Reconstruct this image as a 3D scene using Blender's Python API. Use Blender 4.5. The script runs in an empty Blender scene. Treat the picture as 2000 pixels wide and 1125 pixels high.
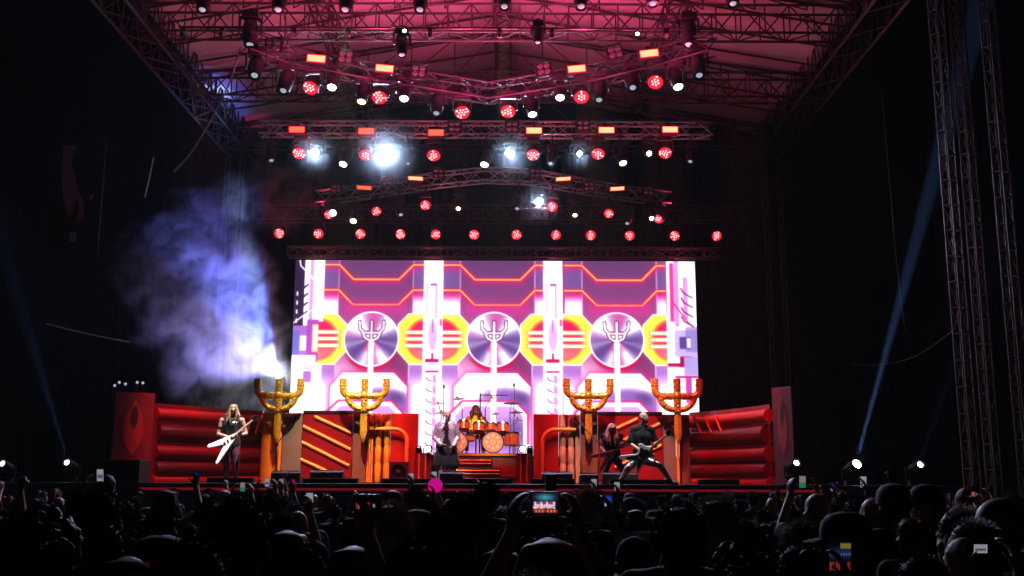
import bpy, bmesh, math, random
import numpy as np
from mathutils import Vector, Matrix

random.seed(7)
rng = np.random.default_rng(7)
scene = bpy.context.scene
COL = scene.collection

# ---------------------------------------------------------------- camera
EYE = Vector((0.0, 0.0, 1.95))
F = 2000.0                                   # focal length in units of a 2000 px wide frame
PITCH = math.atan(375.0 / F)
ROLL = math.radians(0.22)
_fw = Vector((0, math.cos(PITCH), math.sin(PITCH)))
_up0 = Vector((0, -math.sin(PITCH), math.cos(PITCH)))
_rt0 = Vector((1, 0, 0))
_rt = _rt0 * math.cos(ROLL) + _up0 * math.sin(ROLL)
_up = _up0 * math.cos(ROLL) - _rt0 * math.sin(ROLL)
cam_data = bpy.data.cameras.new('camera')
cam_data.sensor_width = 36.0
cam_data.lens = 36.0
cam_data.clip_start = 0.05
cam_data.clip_end = 500.0
cam = bpy.data.objects.new('camera', cam_data)
COL.objects.link(cam)
cam.matrix_world = Matrix(((_rt.x, _up.x, -_fw.x, EYE.x), (_rt.y, _up.y, -_fw.y, EYE.y),
                           (_rt.z, _up.z, -_fw.z, EYE.z), (0, 0, 0, 1)))
scene.camera = cam


def ray(px, py):
    return _fw + _rt * ((px - 1000.0) / F) + _up * ((562.5 - py) / F)


def P(px, py, Y):
    """world point seen at (px, py) that stands at depth Y"""
    d = ray(px, py)
    return EYE + d * (Y / d.y)


def PZ(px, py, z):
    d = ray(px, py)
    return EYE + d * ((z - EYE.z) / d.z)


# ---------------------------------------------------------------- night sky, exposure
world = bpy.data.worlds.new('World')
scene.world = world
world.use_nodes = True
wn = world.node_tree.nodes
sky_tex = wn.new('ShaderNodeTexSky')
sky_tex.sky_type = 'NISHITA'
sky_tex.sun_disc = False
sky_tex.sun_elevation = math.radians(-6.0)
sky_tex.sun_rotation = math.radians(200.0)
world.node_tree.links.new(sky_tex.outputs[0], wn['Background'].inputs[0])
wn['Background'].inputs[1].default_value = 0.02

scene.view_settings.view_transform = 'Standard'
scene.view_settings.look = 'None'
scene.view_settings.exposure = 0.0
scene.view_settings.gamma = 1.0
scene.view_settings.use_curve_mapping = False
cy = scene.cycles
cy.use_denoising = True
cy.max_bounces = 4
cy.diffuse_bounces = 2
cy.glossy_bounces = 2
cy.transmission_bounces = 2
cy.transparent_max_bounces = 6
cy.volume_bounces = 0
cy.sample_clamp_indirect = 2.0
cy.sample_clamp_direct = 0.0
cy.volume_step_rate = 2.0
cy.volume_max_steps = 64
cy.caustics_reflective = False
cy.caustics_refractive = False


# ---------------------------------------------------------------- materials
def srgb(r, g, b):
    f = lambda c: (c / 255 / 12.92) if c / 255 <= 0.04045 else ((c / 255 + 0.055) / 1.055) ** 2.4
    return (f(r), f(g), f(b))


def mat(name, col, rough=0.6, metal=0.0, emit=None, strength=0.0, vary=0.25, scale=6.0, bump=0.0, sample=True, spec=0.5):
    m = bpy.data.materials.new(name)
    m.use_nodes = True
    nt = m.node_tree
    b = nt.nodes['Principled BSDF']
    b.inputs['Roughness'].default_value = rough
    b.inputs['Metallic'].default_value = metal
    b.inputs['Specular IOR Level'].default_value = spec
    tc = nt.nodes.new('ShaderNodeTexCoord')
    nz = nt.nodes.new('ShaderNodeTexNoise')
    nz.inputs['Scale'].default_value = scale
    nz.inputs['Detail'].default_value = 5.0
    nt.links.new(tc.outputs['Object'], nz.inputs['Vector'])
    mx = nt.nodes.new('ShaderNodeMix')
    mx.data_type = 'RGBA'
    lo = [max(0.0, c * (1 - vary)) for c in col]
    hi = [min(1.0, c * (1 + vary)) for c in col]
    mx.inputs[6].default_value = (*lo, 1)
    mx.inputs[7].default_value = (*hi, 1)
    nt.links.new(nz.outputs['Fac'], mx.inputs[0])
    nt.links.new(mx.outputs[2], b.inputs['Base Color'])
    if bump > 0:
        bp = nt.nodes.new('ShaderNodeBump')
        bp.inputs['Strength'].default_value = bump
        bp.inputs['Distance'].default_value = 0.02
        nt.links.new(nz.outputs['Fac'], bp.inputs['Height'])
        nt.links.new(bp.outputs['Normal'], b.inputs['Normal'])
    if emit is not None:
        b.inputs['Emission Color'].default_value = (*emit, 1)
        b.inputs['Emission Strength'].default_value = strength
        if not sample:
            m.cycles.emission_sampling = 'NONE'
    return m


def attr_mat(name, strength, sample=True):
    """a screen: emits the picture stored per vertex"""
    m = bpy.data.materials.new(name)
    m.use_nodes = True
    nt = m.node_tree
    b = nt.nodes['Principled BSDF']
    at = nt.nodes.new('ShaderNodeAttribute')
    at.attribute_name = 'picture'
    b.inputs['Base Color'].default_value = (0.01, 0.01, 0.012, 1)
    b.inputs['Roughness'].default_value = 0.5
    nt.links.new(at.outputs['Color'], b.inputs['Emission Color'])
    b.inputs['Emission Strength'].default_value = strength
    if not sample:
        m.cycles.emission_sampling = 'NONE'
    return m


M = {}
M['ground'] = mat('ground', (0.05, 0.048, 0.045), 0.95, vary=0.5, scale=2, bump=0.4)
M['drape'] = mat('drape', (0.002, 0.002, 0.0025), 0.95, vary=0.4, scale=1.5, spec=0.0)
M['deck'] = mat('deck', (0.02, 0.018, 0.02), 0.45, vary=0.4, scale=3)
M['fascia'] = mat('fascia', (0.012, 0.011, 0.012), 0.8, vary=0.4)
M['alu'] = mat('alu', (0.3, 0.3, 0.32), 0.36, 0.85, vary=0.3, scale=3)
M['steel'] = mat('steel', (0.035, 0.03, 0.03), 0.6, 0.2, vary=0.4, scale=3)
M['black'] = mat('black', (0.008, 0.008, 0.009), 0.5, vary=0.3, scale=20, spec=0.2)
M['black_metal'] = mat('black_metal', (0.014, 0.014, 0.016), 0.4, 0.2, vary=0.3, scale=10, spec=0.3)
M['chrome'] = mat('chrome', (0.7, 0.7, 0.72), 0.18, 1.0, vary=0.1)
M['glass_dark'] = mat('glass_dark', (0.03, 0.03, 0.035), 0.08, 0.0, vary=0.1)
M['roof'] = mat('roof', (0.58, 0.52, 0.56), 0.8, vary=0.35, scale=0.7, bump=0.25)
M['mast'] = mat('mast', (0.04, 0.022, 0.022), 0.5, 0.3, vary=0.4, scale=3)
M['cable'] = mat('cable', (0.02, 0.02, 0.02), 0.6)
M['cable_pale'] = mat('cable_pale', (0.3, 0.3, 0.28), 0.6)

# ---------------------------------------------------------------- mesh helpers


class MB:
    """collects simple solids into one mesh"""

    def __init__(self):
        self.v, self.f = [], []

    def add(self, vs, fs):
        o = len(self.v)
        self.v += [tuple(v) for v in vs]
        self.f += [tuple(i + o for i in f) for f in fs]
        return self

    def box(self, c, s, R=None):
        c = Vector(c)
        vs = []
        for x in (-.5, .5):
            for y in (-.5, .5):
                for z in (-.5, .5):
                    p = Vector((x * s[0], y * s[1], z * s[2]))
                    vs.append(c + (R @ p if R else p))
        return self.add(vs, [(0, 1, 3, 2), (4, 6, 7, 5), (0, 4, 5, 1), (2, 3, 7, 6), (0, 2, 6, 4), (1, 5, 7, 3)])

    def tube(self, p, q, r, r2=None, n=10, cap=True):
        p, q = Vector(p), Vector(q)
        r2 = r if r2 is None else r2
        d = (q - p).normalized()
        a = d.orthogonal().normalized()
        b = d.cross(a)
        vs = [p + (a * math.cos(t) + b * math.sin(t)) * r for t in [2 * math.pi * i / n for i in range(n)]]
        vs += [q + (a * math.cos(t) + b * math.sin(t)) * r2 for t in [2 * math.pi * i / n for i in range(n)]]
        fs = [(i, (i + 1) % n, n + (i + 1) % n, n + i) for i in range(n)]
        if cap:
            fs += [tuple(range(n))[::-1], tuple(range(n, 2 * n))]
        return self.add(vs, fs)

    def path(self, pts, r, n=8):
        pts = [Vector(p) for p in pts]
        rings, prev = [], None
        for i, p in enumerate(pts):
            d = (pts[min(i + 1, len(pts) - 1)] - pts[max(i - 1, 0)]).normalized()
            a = d.orthogonal().normalized() if prev is None else (prev - d * prev.dot(d)).normalized()
            prev = a
            b = d.cross(a)
            rr = r[i] if isinstance(r, (list, tuple)) else r
            rings.append([p + (a * math.cos(2 * math.pi * k / n) + b * math.sin(2 * math.pi * k / n)) * rr for k in range(n)])
        vs = [v for ring in rings for v in ring]
        fs = []
        for i in range(len(pts) - 1):
            for k in range(n):
                fs.append((i * n + k, i * n + (k + 1) % n, (i + 1) * n + (k + 1) % n, (i + 1) * n + k))
        fs += [tuple(range(n))[::-1], tuple(range(len(vs) - n, len(vs)))]
        return self.add(vs, fs)

    def lathe(self, prof, n=20, axis='Z', c=(0, 0, 0), cap=True):
        """prof: (radius, height) pairs"""
        c = Vector(c)
        vs, fs = [], []
        for r, h in prof:
            for k in range(n):
                t = 2 * math.pi * k / n
                x, y = r * math.cos(t), r * math.sin(t)
                p = {'Z': (x, y, h), 'Y': (x, h, y), 'X': (h, x, y)}[axis]
                vs.append(c + Vector(p))
        for i in range(len(prof) - 1):
            for k in range(n):
                fs.append((i * n + k, i * n + (k + 1) % n, (i + 1) * n + (k + 1) % n, (i + 1) * n + k))
        if cap:
            fs += [tuple(range(n))[::-1], tuple(range(len(vs) - n, len(vs)))]
        return self.add(vs, fs)

    def ball(self, c, r, nu=12, nv=8, R=None):
        c = Vector(c)
        r = (r, r, r) if isinstance(r, (int, float)) else r
        vs = []
        for j in range(1, nv):
            for i in range(nu):
                a, b = 2 * math.pi * i / nu, math.pi * j / nv
                p = Vector((r[0] * math.cos(a) * math.sin(b), r[1] * math.sin(a) * math.sin(b), r[2] * math.cos(b)))
                vs.append(c + (R @ p if R else p))
        t, bt = Vector((0, 0, r[2])), Vector((0, 0, -r[2]))
        vs += [c + (R @ t if R else t), c + (R @ bt if R else bt)]
        T, B = len(vs) - 2, len(vs) - 1
        fs = []
        for j in range(nv - 2):
            for i in range(nu):
                fs.append((j * nu + i, (j + 1) * nu + i, (j + 1) * nu + (i + 1) % nu, j * nu + (i + 1) % nu))
        for i in range(nu):
            fs.append((T, i, (i + 1) % nu))
            fs.append((B, (nv - 2) * nu + (i + 1) % nu, (nv - 2) * nu + i))
        return self.add(vs, fs)

    def prism(self, outline, y0, y1):
        """outline in (x, z), thickness along y"""
        n = len(outline)
        vs = [(x, y0, z) for x, z in outline] + [(x, y1, z) for x, z in outline]
        fs = [tuple(range(n)), tuple(range(n, 2 * n))[::-1]]
        fs += [(i, n + i, n + (i + 1) % n, (i + 1) % n) for i in range(n)]
        return self.add(vs, fs)

    def mesh(self, name, m, smooth=False, bevel=0.0):
        me = bpy.data.meshes.new(name)
        me.from_pydata(self.v, [], self.f)
        bm = bmesh.new()
        bm.from_mesh(me)
        bmesh.ops.recalc_face_normals(bm, faces=bm.faces)
        if bevel > 0:
            bmesh.ops.bevel(bm, geom=list(bm.edges), offset=bevel, segments=2, affect='EDGES', profile=0.6)
        bm.to_mesh(me)
        bm.free()
        if smooth:
            for p in me.polygons:
                p.use_smooth = True
            try:
                me.set_sharp_from_angle(angle=math.radians(40))
            except Exception:
                pass
        me.materials.append(m)
        return me

    def build(self, name, m, parent=None, smooth=False, bevel=0.0):
        return put(self.mesh(name, m, smooth, bevel), name, parent)


def put(me, name, parent=None, mtx=None):
    o = bpy.data.objects.new(name, me)
    COL.objects.link(o)
    if parent is not None:
        o.parent = parent
        if mtx is None:            # mesh is in world space: undo the parent's own place
            o.matrix_parent_inverse = parent_inv(parent)
    if mtx is not None:
        if parent is not None:
            o.matrix_parent_inverse = Matrix.Identity(4)
        o.matrix_basis = mtx
    return o


def wmat(o):
    m = o.matrix_basis.copy()
    if o.parent is not None:
        return wmat(o.parent) @ o.matrix_parent_inverse @ m
    return m


def parent_inv(p):
    return wmat(p).inverted()


def tag(o, label, cat=None, group=None, kind=None):
    if label:
        o['label'] = label
    if cat:
        o['category'] = cat
    if group:
        o['group'] = group
    if kind:
        o['kind'] = kind
    return o


def thing(name, label, cat, loc=(0, 0, 0), group=None, rz=0.0, mtx=None):
    o = bpy.data.objects.new(name, None)
    COL.objects.link(o)
    o.empty_display_size = 0.2
    if mtx is not None:
        o.matrix_basis = mtx
    else:
        o.location = loc
        o.rotation_euler = (0, 0, rz)
    return tag(o, label, cat, group)


ORD = ['leftmost', 'second', 'third', 'fourth', 'fifth', 'sixth', 'seventh', 'eighth', 'ninth', 'tenth', 'eleventh', 'twelfth']


def nth(i, n):
    if i == 0:
        return 'leftmost'
    if i == n - 1:
        return 'rightmost'
    return ORD[i] + ' from left'


# unit bar shared by every strut
_bar = {}


def unit_bar(m, n=6):
    k = (m.name, n)
    if k not in _bar:
        _bar[k] = MB().tube((0, 0, 0), (0, 0, 1), 1.0, n=n).mesh('bar', m, smooth=True)
    return _bar[k]


def bar(p, q, r, m, parent, name):
    p, q = Vector(p), Vector(q)
    d = q - p
    L = d.length
    R = d.to_track_quat('Z', 'Y').to_matrix().to_4x4()
    mt = Matrix.Translation(p) @ R @ Matrix.Diagonal((r, r, L, 1))
    return put(unit_bar(m), name, parent, parent_inv(parent) @ mt)


def truss(name, label, cat, pts, w, h, m, step=0.5, rc=0.026, rb=0.013, faces='fbtu', group=None):
    """box truss along a line of points: four chords per run, each brace a bar of its own"""
    pts = [Vector(p) for p in pts]
    t = thing(name, label, cat, pts[0], group)
    sides = []
    for i in range(len(pts)):
        d = (pts[min(i + 1, len(pts) - 1)] - pts[max(i - 1, 0)]).normalized()
        if abs(d.z) > 0.9:
            s, u = Vector((1, 0, 0)), Vector((0, 1, 0))
        else:
            s = Vector((d.y, -d.x, 0)).normalized()
            u = s.cross(d).normalized()
            if u.z < 0:
                u = -u
        sides.append((s, u))
    corner = lambda i, a, b: pts[i] + sides[i][0] * (a * w / 2) + sides[i][1] * (b * h / 2)
    for i in range(len(pts) - 1):
        for a, b in ((-1, -1), (1, -1), (-1, 1), (1, 1)):
            bar(corner(i, a, b), corner(i + 1, a, b), rc, m, t, 'chord')
        L = (pts[i + 1] - pts[i]).length
        n = max(1, round(L / step))
        def at(k, a, b):
            return corner(i, a, b).lerp(corner(i + 1, a, b), k / n)
        for k in range(n):
            z = 1 if k % 2 else -1
            if 'f' in faces:
                bar(at(k, 1, -z), at(k + 1, 1, z), rb, m, t, 'brace')
            if 'b' in faces:
                bar(at(k, -1, z), at(k + 1, -1, -z), rb, m, t, 'brace')
            if 't' in faces:
                bar(at(k, -z, 1), at(k + 1, z, 1), rb, m, t, 'brace')
            if 'u' in faces:
                bar(at(k, z, -1), at(k + 1, -z, -1), rb, m, t, 'brace')
            if 'p' in faces:
                bar(at(k, 1, -1), at(k, 1, 1), rb, m, t, 'post')
                bar(at(k, -1, -1), at(k, -1, 1), rb, m, t, 'post')
    return t


# ---------------------------------------------------------------- the setting
g = MB()
g.add([(-200, -60, 0), (200, -60, 0), (200, 200, 0), (-200, 200, 0)], [(0, 1, 2, 3)])
tag(g.build('ground', M['ground']), 'trampled dark festival ground under the crowd', kind='structure')

DECK = 1.86
XC = -0.45
st = thing('stage_platform', 'black stage platform carrying the band and set', 'stage', (XC, 29, 0))
MB().box((XC, 29.0, DECK - 0.1), (21.0, 13.4, 0.2)).build('deck', M['deck'], st, bevel=0.01)
for i in range(15):
    MB().box((XC - 9.8 + i * 1.4, 22.28, 0.82), (1.38, 0.05, 1.62)).build('fascia_panel', M['fascia'], st)
for i in range(7):
    for y in (23.2, 28.5, 34.8):
        bar((XC - 9 + i * 3, y, 0), (XC - 9 + i * 3, y, DECK - 0.2), 0.05, M['steel'], st, 'support_post')


def drape(name, label, p, q, z0, z1, folds=3.2):
    """a hanging cloth with folds between two plan points"""
    p, q = Vector(p), Vector(q)
    L = (q - p).length
    n = int(L * folds * 4)
    nrm = Vector((q.y - p.y, p.x - q.x, 0)).normalized()
    vs, fs = [], []
    for i in range(n + 1):
        b = p.lerp(q, i / n) + nrm * (0.09 * math.sin(i * math.pi / 2 + 0.6 * math.sin(i * .37)) + 0.03 * math.sin(i * 1.7))
        vs += [(b.x, b.y, z0), (b.x, b.y, z1)]
    for i in range(n):
        fs.append((2 * i, 2 * i + 2, 2 * i + 3, 2 * i + 1))
    mb = MB().add(vs, fs)
    me = mb.mesh(name, M['drape'], smooth=True)
    o = put(me, name)
    so = o.modifiers.new('thickness', 'SOLIDIFY')
    so.thickness = 0.012
    return tag(o, label, 'drape')


EAVE_Z = 13.75
RIDGE_Z = 15.3
YF, YB = 19.0, 34.6
XL, XR = XC - 9.1, XC + 9.35
drape('back_drape', 'black drape hanging across the back of the stage', (-14.0, 35.2, 0), (13.4, 35.2, 0), 0.02, 13.4)
drape('side_drape', 'black drape closing the left side of the stage', (-13.8, 24.5, 0), (-13.8, 35, 0), 0.02, 13.2)
drape('side_drape', 'black drape closing the right side of the stage', (13.2, 35, 0), (13.2, 26.0, 0), 0.02, 13.2)

# roof: fabric skin, gable frames, eaves
roof = thing('stage_roof', 'pale fabric stage roof lit crimson above the lights', 'roof', (XC, 27, EAVE_Z))


def roof_z(x, y):
    t = abs(x - XC) / 9.3
    return RIDGE_Z - (RIDGE_Z - EAVE_Z) * t


NX, NY = 48, 40
vs, fs = [], []
for j in range(NY + 1):
    for i in range(NX + 1):
        x = XL + (XR - XL) * i / NX
        y = YF + (YB - YF) * j / NY
        sag = -0.05 * abs(math.sin(math.pi * (y - YF) / 1.3)) + 0.02 * math.sin(x * 2.1 + y) + 0.02 * math.sin(x * 5.3 - y * 1.7)
        vs.append((x, y, roof_z(x, y) + 0.22 + sag))
for j in range(NY):
    for i in range(NX):
        a = j * (NX + 1) + i
        fs.append((a, a + 1, a + NX + 2, a + NX + 1))
sk = put(MB().add(vs, fs).mesh('roof_skin', M['roof'], smooth=True), 'roof_skin', roof)
so = sk.modifiers.new('thickness', 'SOLIDIFY')
so.thickness = 0.01
so.offset = 1.0
for k in range(13):
    y = YF + 0.05 + k * 1.3
    if y > YB:
        break
    for x1 in (XL, XR):
        bar((x1, y, EAVE_Z + 0.1), (XC, y, RIDGE_Z + 0.1), 0.035, M['steel'], roof, 'purlin')
for k, y in enumerate((20.6, 24.6, 29.0, 33.6)):
    w = ['front', 'second', 'third', 'rear'][k]
    truss('roof_truss', f'{w} steel roof beam spanning under the fabric, level bottom chord', 'truss',
          [(XL, y, EAVE_Z - 0.25), (XC, y, EAVE_Z - 0.25), (XR, y, EAVE_Z - 0.25)], 0.55, 0.75, M['steel'], 0.62, 0.035, 0.02, 'fbpu', 'roof beams')
    t = thing('gable_frame', f'{w} sloping gable frame between roof beam and fabric', 'truss', (XC, y, EAVE_Z), 'gable frames')
    for x1 in (XL, XR):
        a, b = Vector((x1, y, EAVE_Z + 0.12)), Vector((XC, y, RIDGE_Z - 0.05))
        bar(a, b, 0.045, M['steel'], t, 'rafter')
        n = 7
        for i in range(1, n + 1):
            p = a.lerp(b, i / n)
            q = Vector((p.x, y, EAVE_Z + 0.13))
            bar(q, p, 0.022, M['steel'], t, 'strut')
            p0 = a.lerp(b, (i - 1) / n)
            bar(Vector((p0.x, y, EAVE_Z + 0.13)), p, 0.018, M['steel'], t, 'strut')
for x, w in ((XL - 0.02, 'left'), (XR + 0.02, 'right')):
    truss('eave_truss', f'deep lattice eave beam running along the {w} roof edge', 'truss',
          [(x, YF, EAVE_Z - 0.1), (x, 26.5, EAVE_Z - 0.1), (x, YB, EAVE_Z - 0.1)], 0.8, 1.15, M['steel'], 0.7, 0.045, 0.024, 'fbtup', 'eave beams')
for dx, w in ((-4.6, 'left of'), (0.15, 'along'), (4.7, 'right of')):
    z = roof_z(XC + dx, 0) - 0.35
    truss('ridge_truss', f'lattice beam running front to back {w} the roof ridge', 'truss',
          [(XC + dx, YF, z), (XC + dx, 26.6, z), (XC + dx, 34.3, z)], 0.45, 0.45, M['steel'], 0.6, 0.032, 0.018, 'fbtu', 'lengthwise roof beams')
for x, w in ((XL - 0.1, 'left'), (XR + 0.1, 'right')):
    truss('roof_tower', f'dark lattice tower carrying the {w} rear roof corner', 'tower',
          [(x, 34.2, 0), (x, 34.2, 13.2)], 0.5, 0.5, M['steel'], 0.6, 0.04, 0.02, 'fb', 'rear roof towers')
# ---------------------------------------------------------------- the video wall
LED_Y = 31.4
LX0, LX1, LY0, LY1 = 567.0, 1363.0, 508.5, 892.0


def sst(a, b, x):
    t = np.clip((x - a) / (b - a), 0, 1)
    return t * t * (3 - 2 * t)


def led_picture(X, Y):
    """the abstract machine-room picture shown on the wall, in photo pixels"""
    img = np.zeros(X.shape + (3,))

    def over(c, a):
        a = np.clip(a, 0, 1)[..., None]
        c = np.asarray(c, float)
        img[:] = img * (1 - a) + c * a

    def box(x0, y0, x1, y1, s=0.8):
        return sst(x0 - s, x0 + s, X) * (1 - sst(x1 - s, x1 + s, X)) * sst(y0 - s, y0 + s, Y) * (1 - sst(y1 - s, y1 + s, Y))

    def seg(pts):
        d = np.full(X.shape, 1e9)
        for (ax, ay), (bx, by) in zip(pts[:-1], pts[1:]):
            vx, vy = bx - ax, by - ay
            t = np.clip(((X - ax) * vx + (Y - ay) * vy) / (vx * vx + vy * vy), 0, 1)
            d = np.minimum(d, np.hypot(X - ax - t * vx, Y - ay - t * vy))
        return d

    def conv(pts, s=0.8):
        """signed inside distance of a convex outline given clockwise on screen"""
        m = np.full(X.shape, 1e9)
        n = len(pts)
        for i in range(n):
            (ax, ay), (bx, by) = pts[i], pts[(i + 1) % n]
            L = math.hypot(bx - ax, by - ay)
            m = np.minimum(m, ((bx - ax) * (Y - ay) - (by - ay) * (X - ax)) / L)
        return m

    W = (255, 248, 255)
    for cx in (721.6, 963.0, 1204.7):
        near = np.abs(X - cx) < 121.5
        cz = cx + 6.5
        g = sst(505, 660, Y)[..., None]
        base = np.array((108, 62, 116)) * (1 - g) + np.array((172, 72, 146)) * g
        dark = np.exp(-((X - cx - 40) / 60) ** 2 - ((Y - 700) / 60) ** 2)[..., None]
        base = base * (1 - 0.25 * dark)
        img[near] = base[near]
        a_near = near.astype(float)
        # side pillars of the bay
        for sg in (-1, 1):
            x_in, x_out = cz + sg * 74, cz + sg * 108
            pm = box(min(x_in, x_out), 500, max(x_in, x_out), 618) * a_near
            over((120, 84, 150), pm)
            over((200, 60, 150), pm * sst(572, 580, Y))
            over((225, 195, 235), pm * sst(575, 592, Y))
            over(W, pm * sst(586, 606, Y))
            over((225, 160, 225), (1 - sst(0.5, 1.6, np.abs(X - x_in))) * a_near * (Y < 620))
        # zigzag neon lines
        for yo, yi in ((517.5, 547.0), (568.5, 598.0)):
            pl = [(cz - 108, yo), (cz - 74, yo), (cz - 45, yi), (cz + 45, yi), (cz + 74, yo), (cz + 108, yo)]
            d = seg(pl)
            over((205, 40, 130), 0.75 * np.exp(-np.maximum(seg([(x, y + 5) for x, y in pl]) - 1, 0) / 5) * a_near)
            over((205, 20, 40), (1 - sst(2.2, 4.2, d)) * a_near)
            over((255, 120, 60), (1 - sst(1.2, 2.8, d)) * a_near)
            over((255, 226, 170), (1 - sst(0.2, 1.5, d)) * a_near)
        over((205, 60, 150), 0.6 * np.exp(-((Y - 607) / 12) ** 2) * (np.abs(X - cz) < 62) * a_near)
        # lower bay
        lav = np.exp(-((X - cx + 60) / 34) ** 2 - ((Y - 752) / 40) ** 2)
        over(W, lav * a_near)
        for sg in (-1, 1):
            x_in, x_out = cx + 3 + sg * 72, cx + 3 + sg * 108
            pm = box(min(x_in, x_out), 716, max(x_in, x_out), 900) * a_near
            over((172, 120, 196), pm)
            over(W, pm * sst(728, 765, Y) * 0.85)
            over((240, 200, 240), (1 - sst(0.5, 1.6, np.abs(X - x_in))) * a_near * (Y > 716))
        tr = conv([(cx - 54, 733), (cx + 46, 733), (cx + 72, 760), (cx + 72, 905), (cx - 77, 905), (cx - 77, 760)])
        over((214, 40, 130), np.exp(-np.maximum(-tr, 0) / 6) * (Y > 700) * a_near * 0.8 * (tr < 1))
        m = sst(-1, 1, tr) * a_near
        over(W, m)
        dome = np.hypot((X - cx - 20) / 66, (Y - 800) / 40)
        over((140, 92, 178), m * (1 - sst(0.7, 1.2, dome)) * 0.95)
        over((96, 70, 130), m * (1 - sst(0.1, 0.9, np.hypot((X - cx - 52) / 34, (Y - 782) / 22))) * 0.8)
        over(W, m * 0.8 * np.exp(-((X - cx + 40) / 18) ** 2))
        tr2 = conv([(cx - 60, 788), (cx + 42, 788), (cx + 66, 812), (cx + 66, 905), (cx - 84, 905), (cx - 84, 812)])
        over((222, 40, 120), (np.abs(tr2) < 3.5) * (Y < 870) * a_near * 0.8)
        over((206, 160, 226), sst(-1, 1, tr2 - 3) * a_near)
        over((150, 96, 182), sst(6, 40, tr2) * a_near * sst(800, 860, Y) * .8)
        over(W, sst(0, 3, tr2) * (1 - sst(6, 12, tr2)) * a_near)
        over((112, 84, 160), (1 - sst(0.2, 1.0, np.hypot((X - cx - 45) / 34, (Y - 850) / 45))) * a_near * (tr2 > 8) * 0.85)
        # yellow half octagons with barred red lamps
        for sg in (-1, 1):
            o = [(cx - 130, 617), (cx - 70, 617), (cx - 50, 638), (cx - 50, 690), (cx - 73, 715.5), (cx - 130, 715.5)]
            c0 = cx - 107
            if sg > 0:
                o = [(2 * cx - x + 3, y) for x, y in o][::-1]
                c0 = cx + 110
            dd = conv(o)
            over(W, sst(-2.6, -1, dd) * a_near)
            over((250, 226, 84), sst(-0.6, 1.2, dd) * a_near)
            r = np.hypot(X - c0, Y - 667)
            cm = (1 - sst(41, 45, r)) * a_near * sst(-0.5, 1, dd)
            over((242, 150, 60), cm)
            cm = (1 - sst(34, 43, r)) * a_near * sst(-0.5, 1, dd)
            over((222, 26, 96), cm)
            over((232, 118, 130), cm * sst(664, 700, Y))
            for yb in (653, 666, 679.5):
                bm_ = (1 - sst(3.5, 5.5, np.abs(Y - yb))) * a_near * (np.abs(X - c0) < 46) * sst(-0.5, 1, dd)
                over((255, 150, 90), bm_)
                over((255, 250, 225), (1 - sst(1.8, 3.4, np.abs(Y - yb))) * a_near * (np.abs(X - c0) < 44) * sst(-0.5, 1, dd))
        # brushed disc
        r = np.hypot(X - cx, (Y - 666.5))
        over((196, 8, 70), (1 - sst(53, 62, np.hypot(X - cx, Y - 671))) * a_near * sst(690, 712, Y))
        th = np.degrees(np.arctan2(666.5 - Y, X - cx))

        def lobe(t0, w):
            dt = (th - t0 + 180) % 360 - 180
            return np.exp(-(dt / w) ** 2)
        br = np.clip(1.15 * lobe(135, 32) + 1.1 * lobe(42, 24) + 0.95 * lobe(-60, 17) + 0.75 * lobe(-108, 16) + 0.35 * lobe(195, 10) + 0.25 * lobe(-15, 8), 0, 1)
        pk = np.clip(lobe(85, 22) + 0.7 * lobe(-85, 14) + 0.5 * lobe(168, 8), 0, 1)
        dm = (1 - sst(53, 55, r)) * a_near
        over((98, 66, 142), dm)
        over((196, 60, 150), dm * pk)
        over(W, dm * br)
        over((205, 30, 110), dm * 0.6 * (1 - sst(2, 16, np.hypot((X - cx) / 1.5, Y - 683))))
        over(W, (1 - sst(0.7, 2.2, np.abs(r - 53.5))) * a_near)
        # fork emblem on the disc and its shaft
        d = np.minimum(seg([(cx - 24, 632), (cx - 23, 646), (cx - 15, 654), (cx + 15, 654), (cx + 23, 646), (cx + 24, 632)]),
                       seg([(cx - 18, 652), (cx - 13, 664), (cx, 671), (cx + 13, 664), (cx + 18, 652)]))
        d = np.minimum(d, seg([(cx, 632), (cx, 674)]))
        over((74, 34, 84), (1 - sst(3.4, 4.6, d)) * a_near)
        over((252, 244, 250), (1 - sst(1.7, 2.6, d)) * a_near)
        over((200, 70, 110), (1 - sst(0.2, 0.9, d)) * a_near * 0.45)
        over((255, 252, 225), box(cx - 5, 672, cx + 5, 900) * a_near)
        over((230, 130, 190), (box(cx - 6.5, 672, cx - 5, 735) + box(cx + 5, 672, cx + 6.5, 735)) * a_near * 0.7)
    # white machine columns between the bays
    for x in (823.0, 1060.0):
        over((250, 240, 252), box(x, 500, x + 38.5, 900))
        over((205, 150, 205), box(x + 5, 552, x + 9, 622) * 0.7)
        over((170, 140, 190), box(x + 23, 545, x + 27, 625) * 0.85)
        over((226, 200, 232), box(x + 12, 558, x + 21, 625) * 0.7)
        q = conv([(x, 505), (x + 38, 505), (x + 38, 530), (x + 26, 557), (x + 13, 557), (x, 530)])
        over((240, 218, 242), sst(-.6, .6, q))
        over((160, 60, 120), box(x + 13, 555, x + 26, 559))
        over((212, 172, 222), 1 - sst(0.6, 1.1, np.hypot((X - x - 19) / 11, (Y - 660) / 38)))
        over((150, 110, 160), 1 - sst(0.5, 1.6, np.abs(X - x - 19)) + 0 * Y + (np.abs(Y - 640) > 14) * -9)
        over((200, 60, 130), box(x + 32, 626, x + 37, 640) * 0.8)
        over((178, 6, 66), box(x + 17, 694, x + 21, 708))
        over((190, 12, 80), box(x + 5, 705, x + 32, 712))
        over((232, 208, 236), box(x, 713, x + 38, 728))
        over((178, 20, 90), box(x + 6, 728.5, x + 32, 732))
        over((206, 150, 214), box(x + 20, 735, x + 28, 900) * 0.55)
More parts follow.
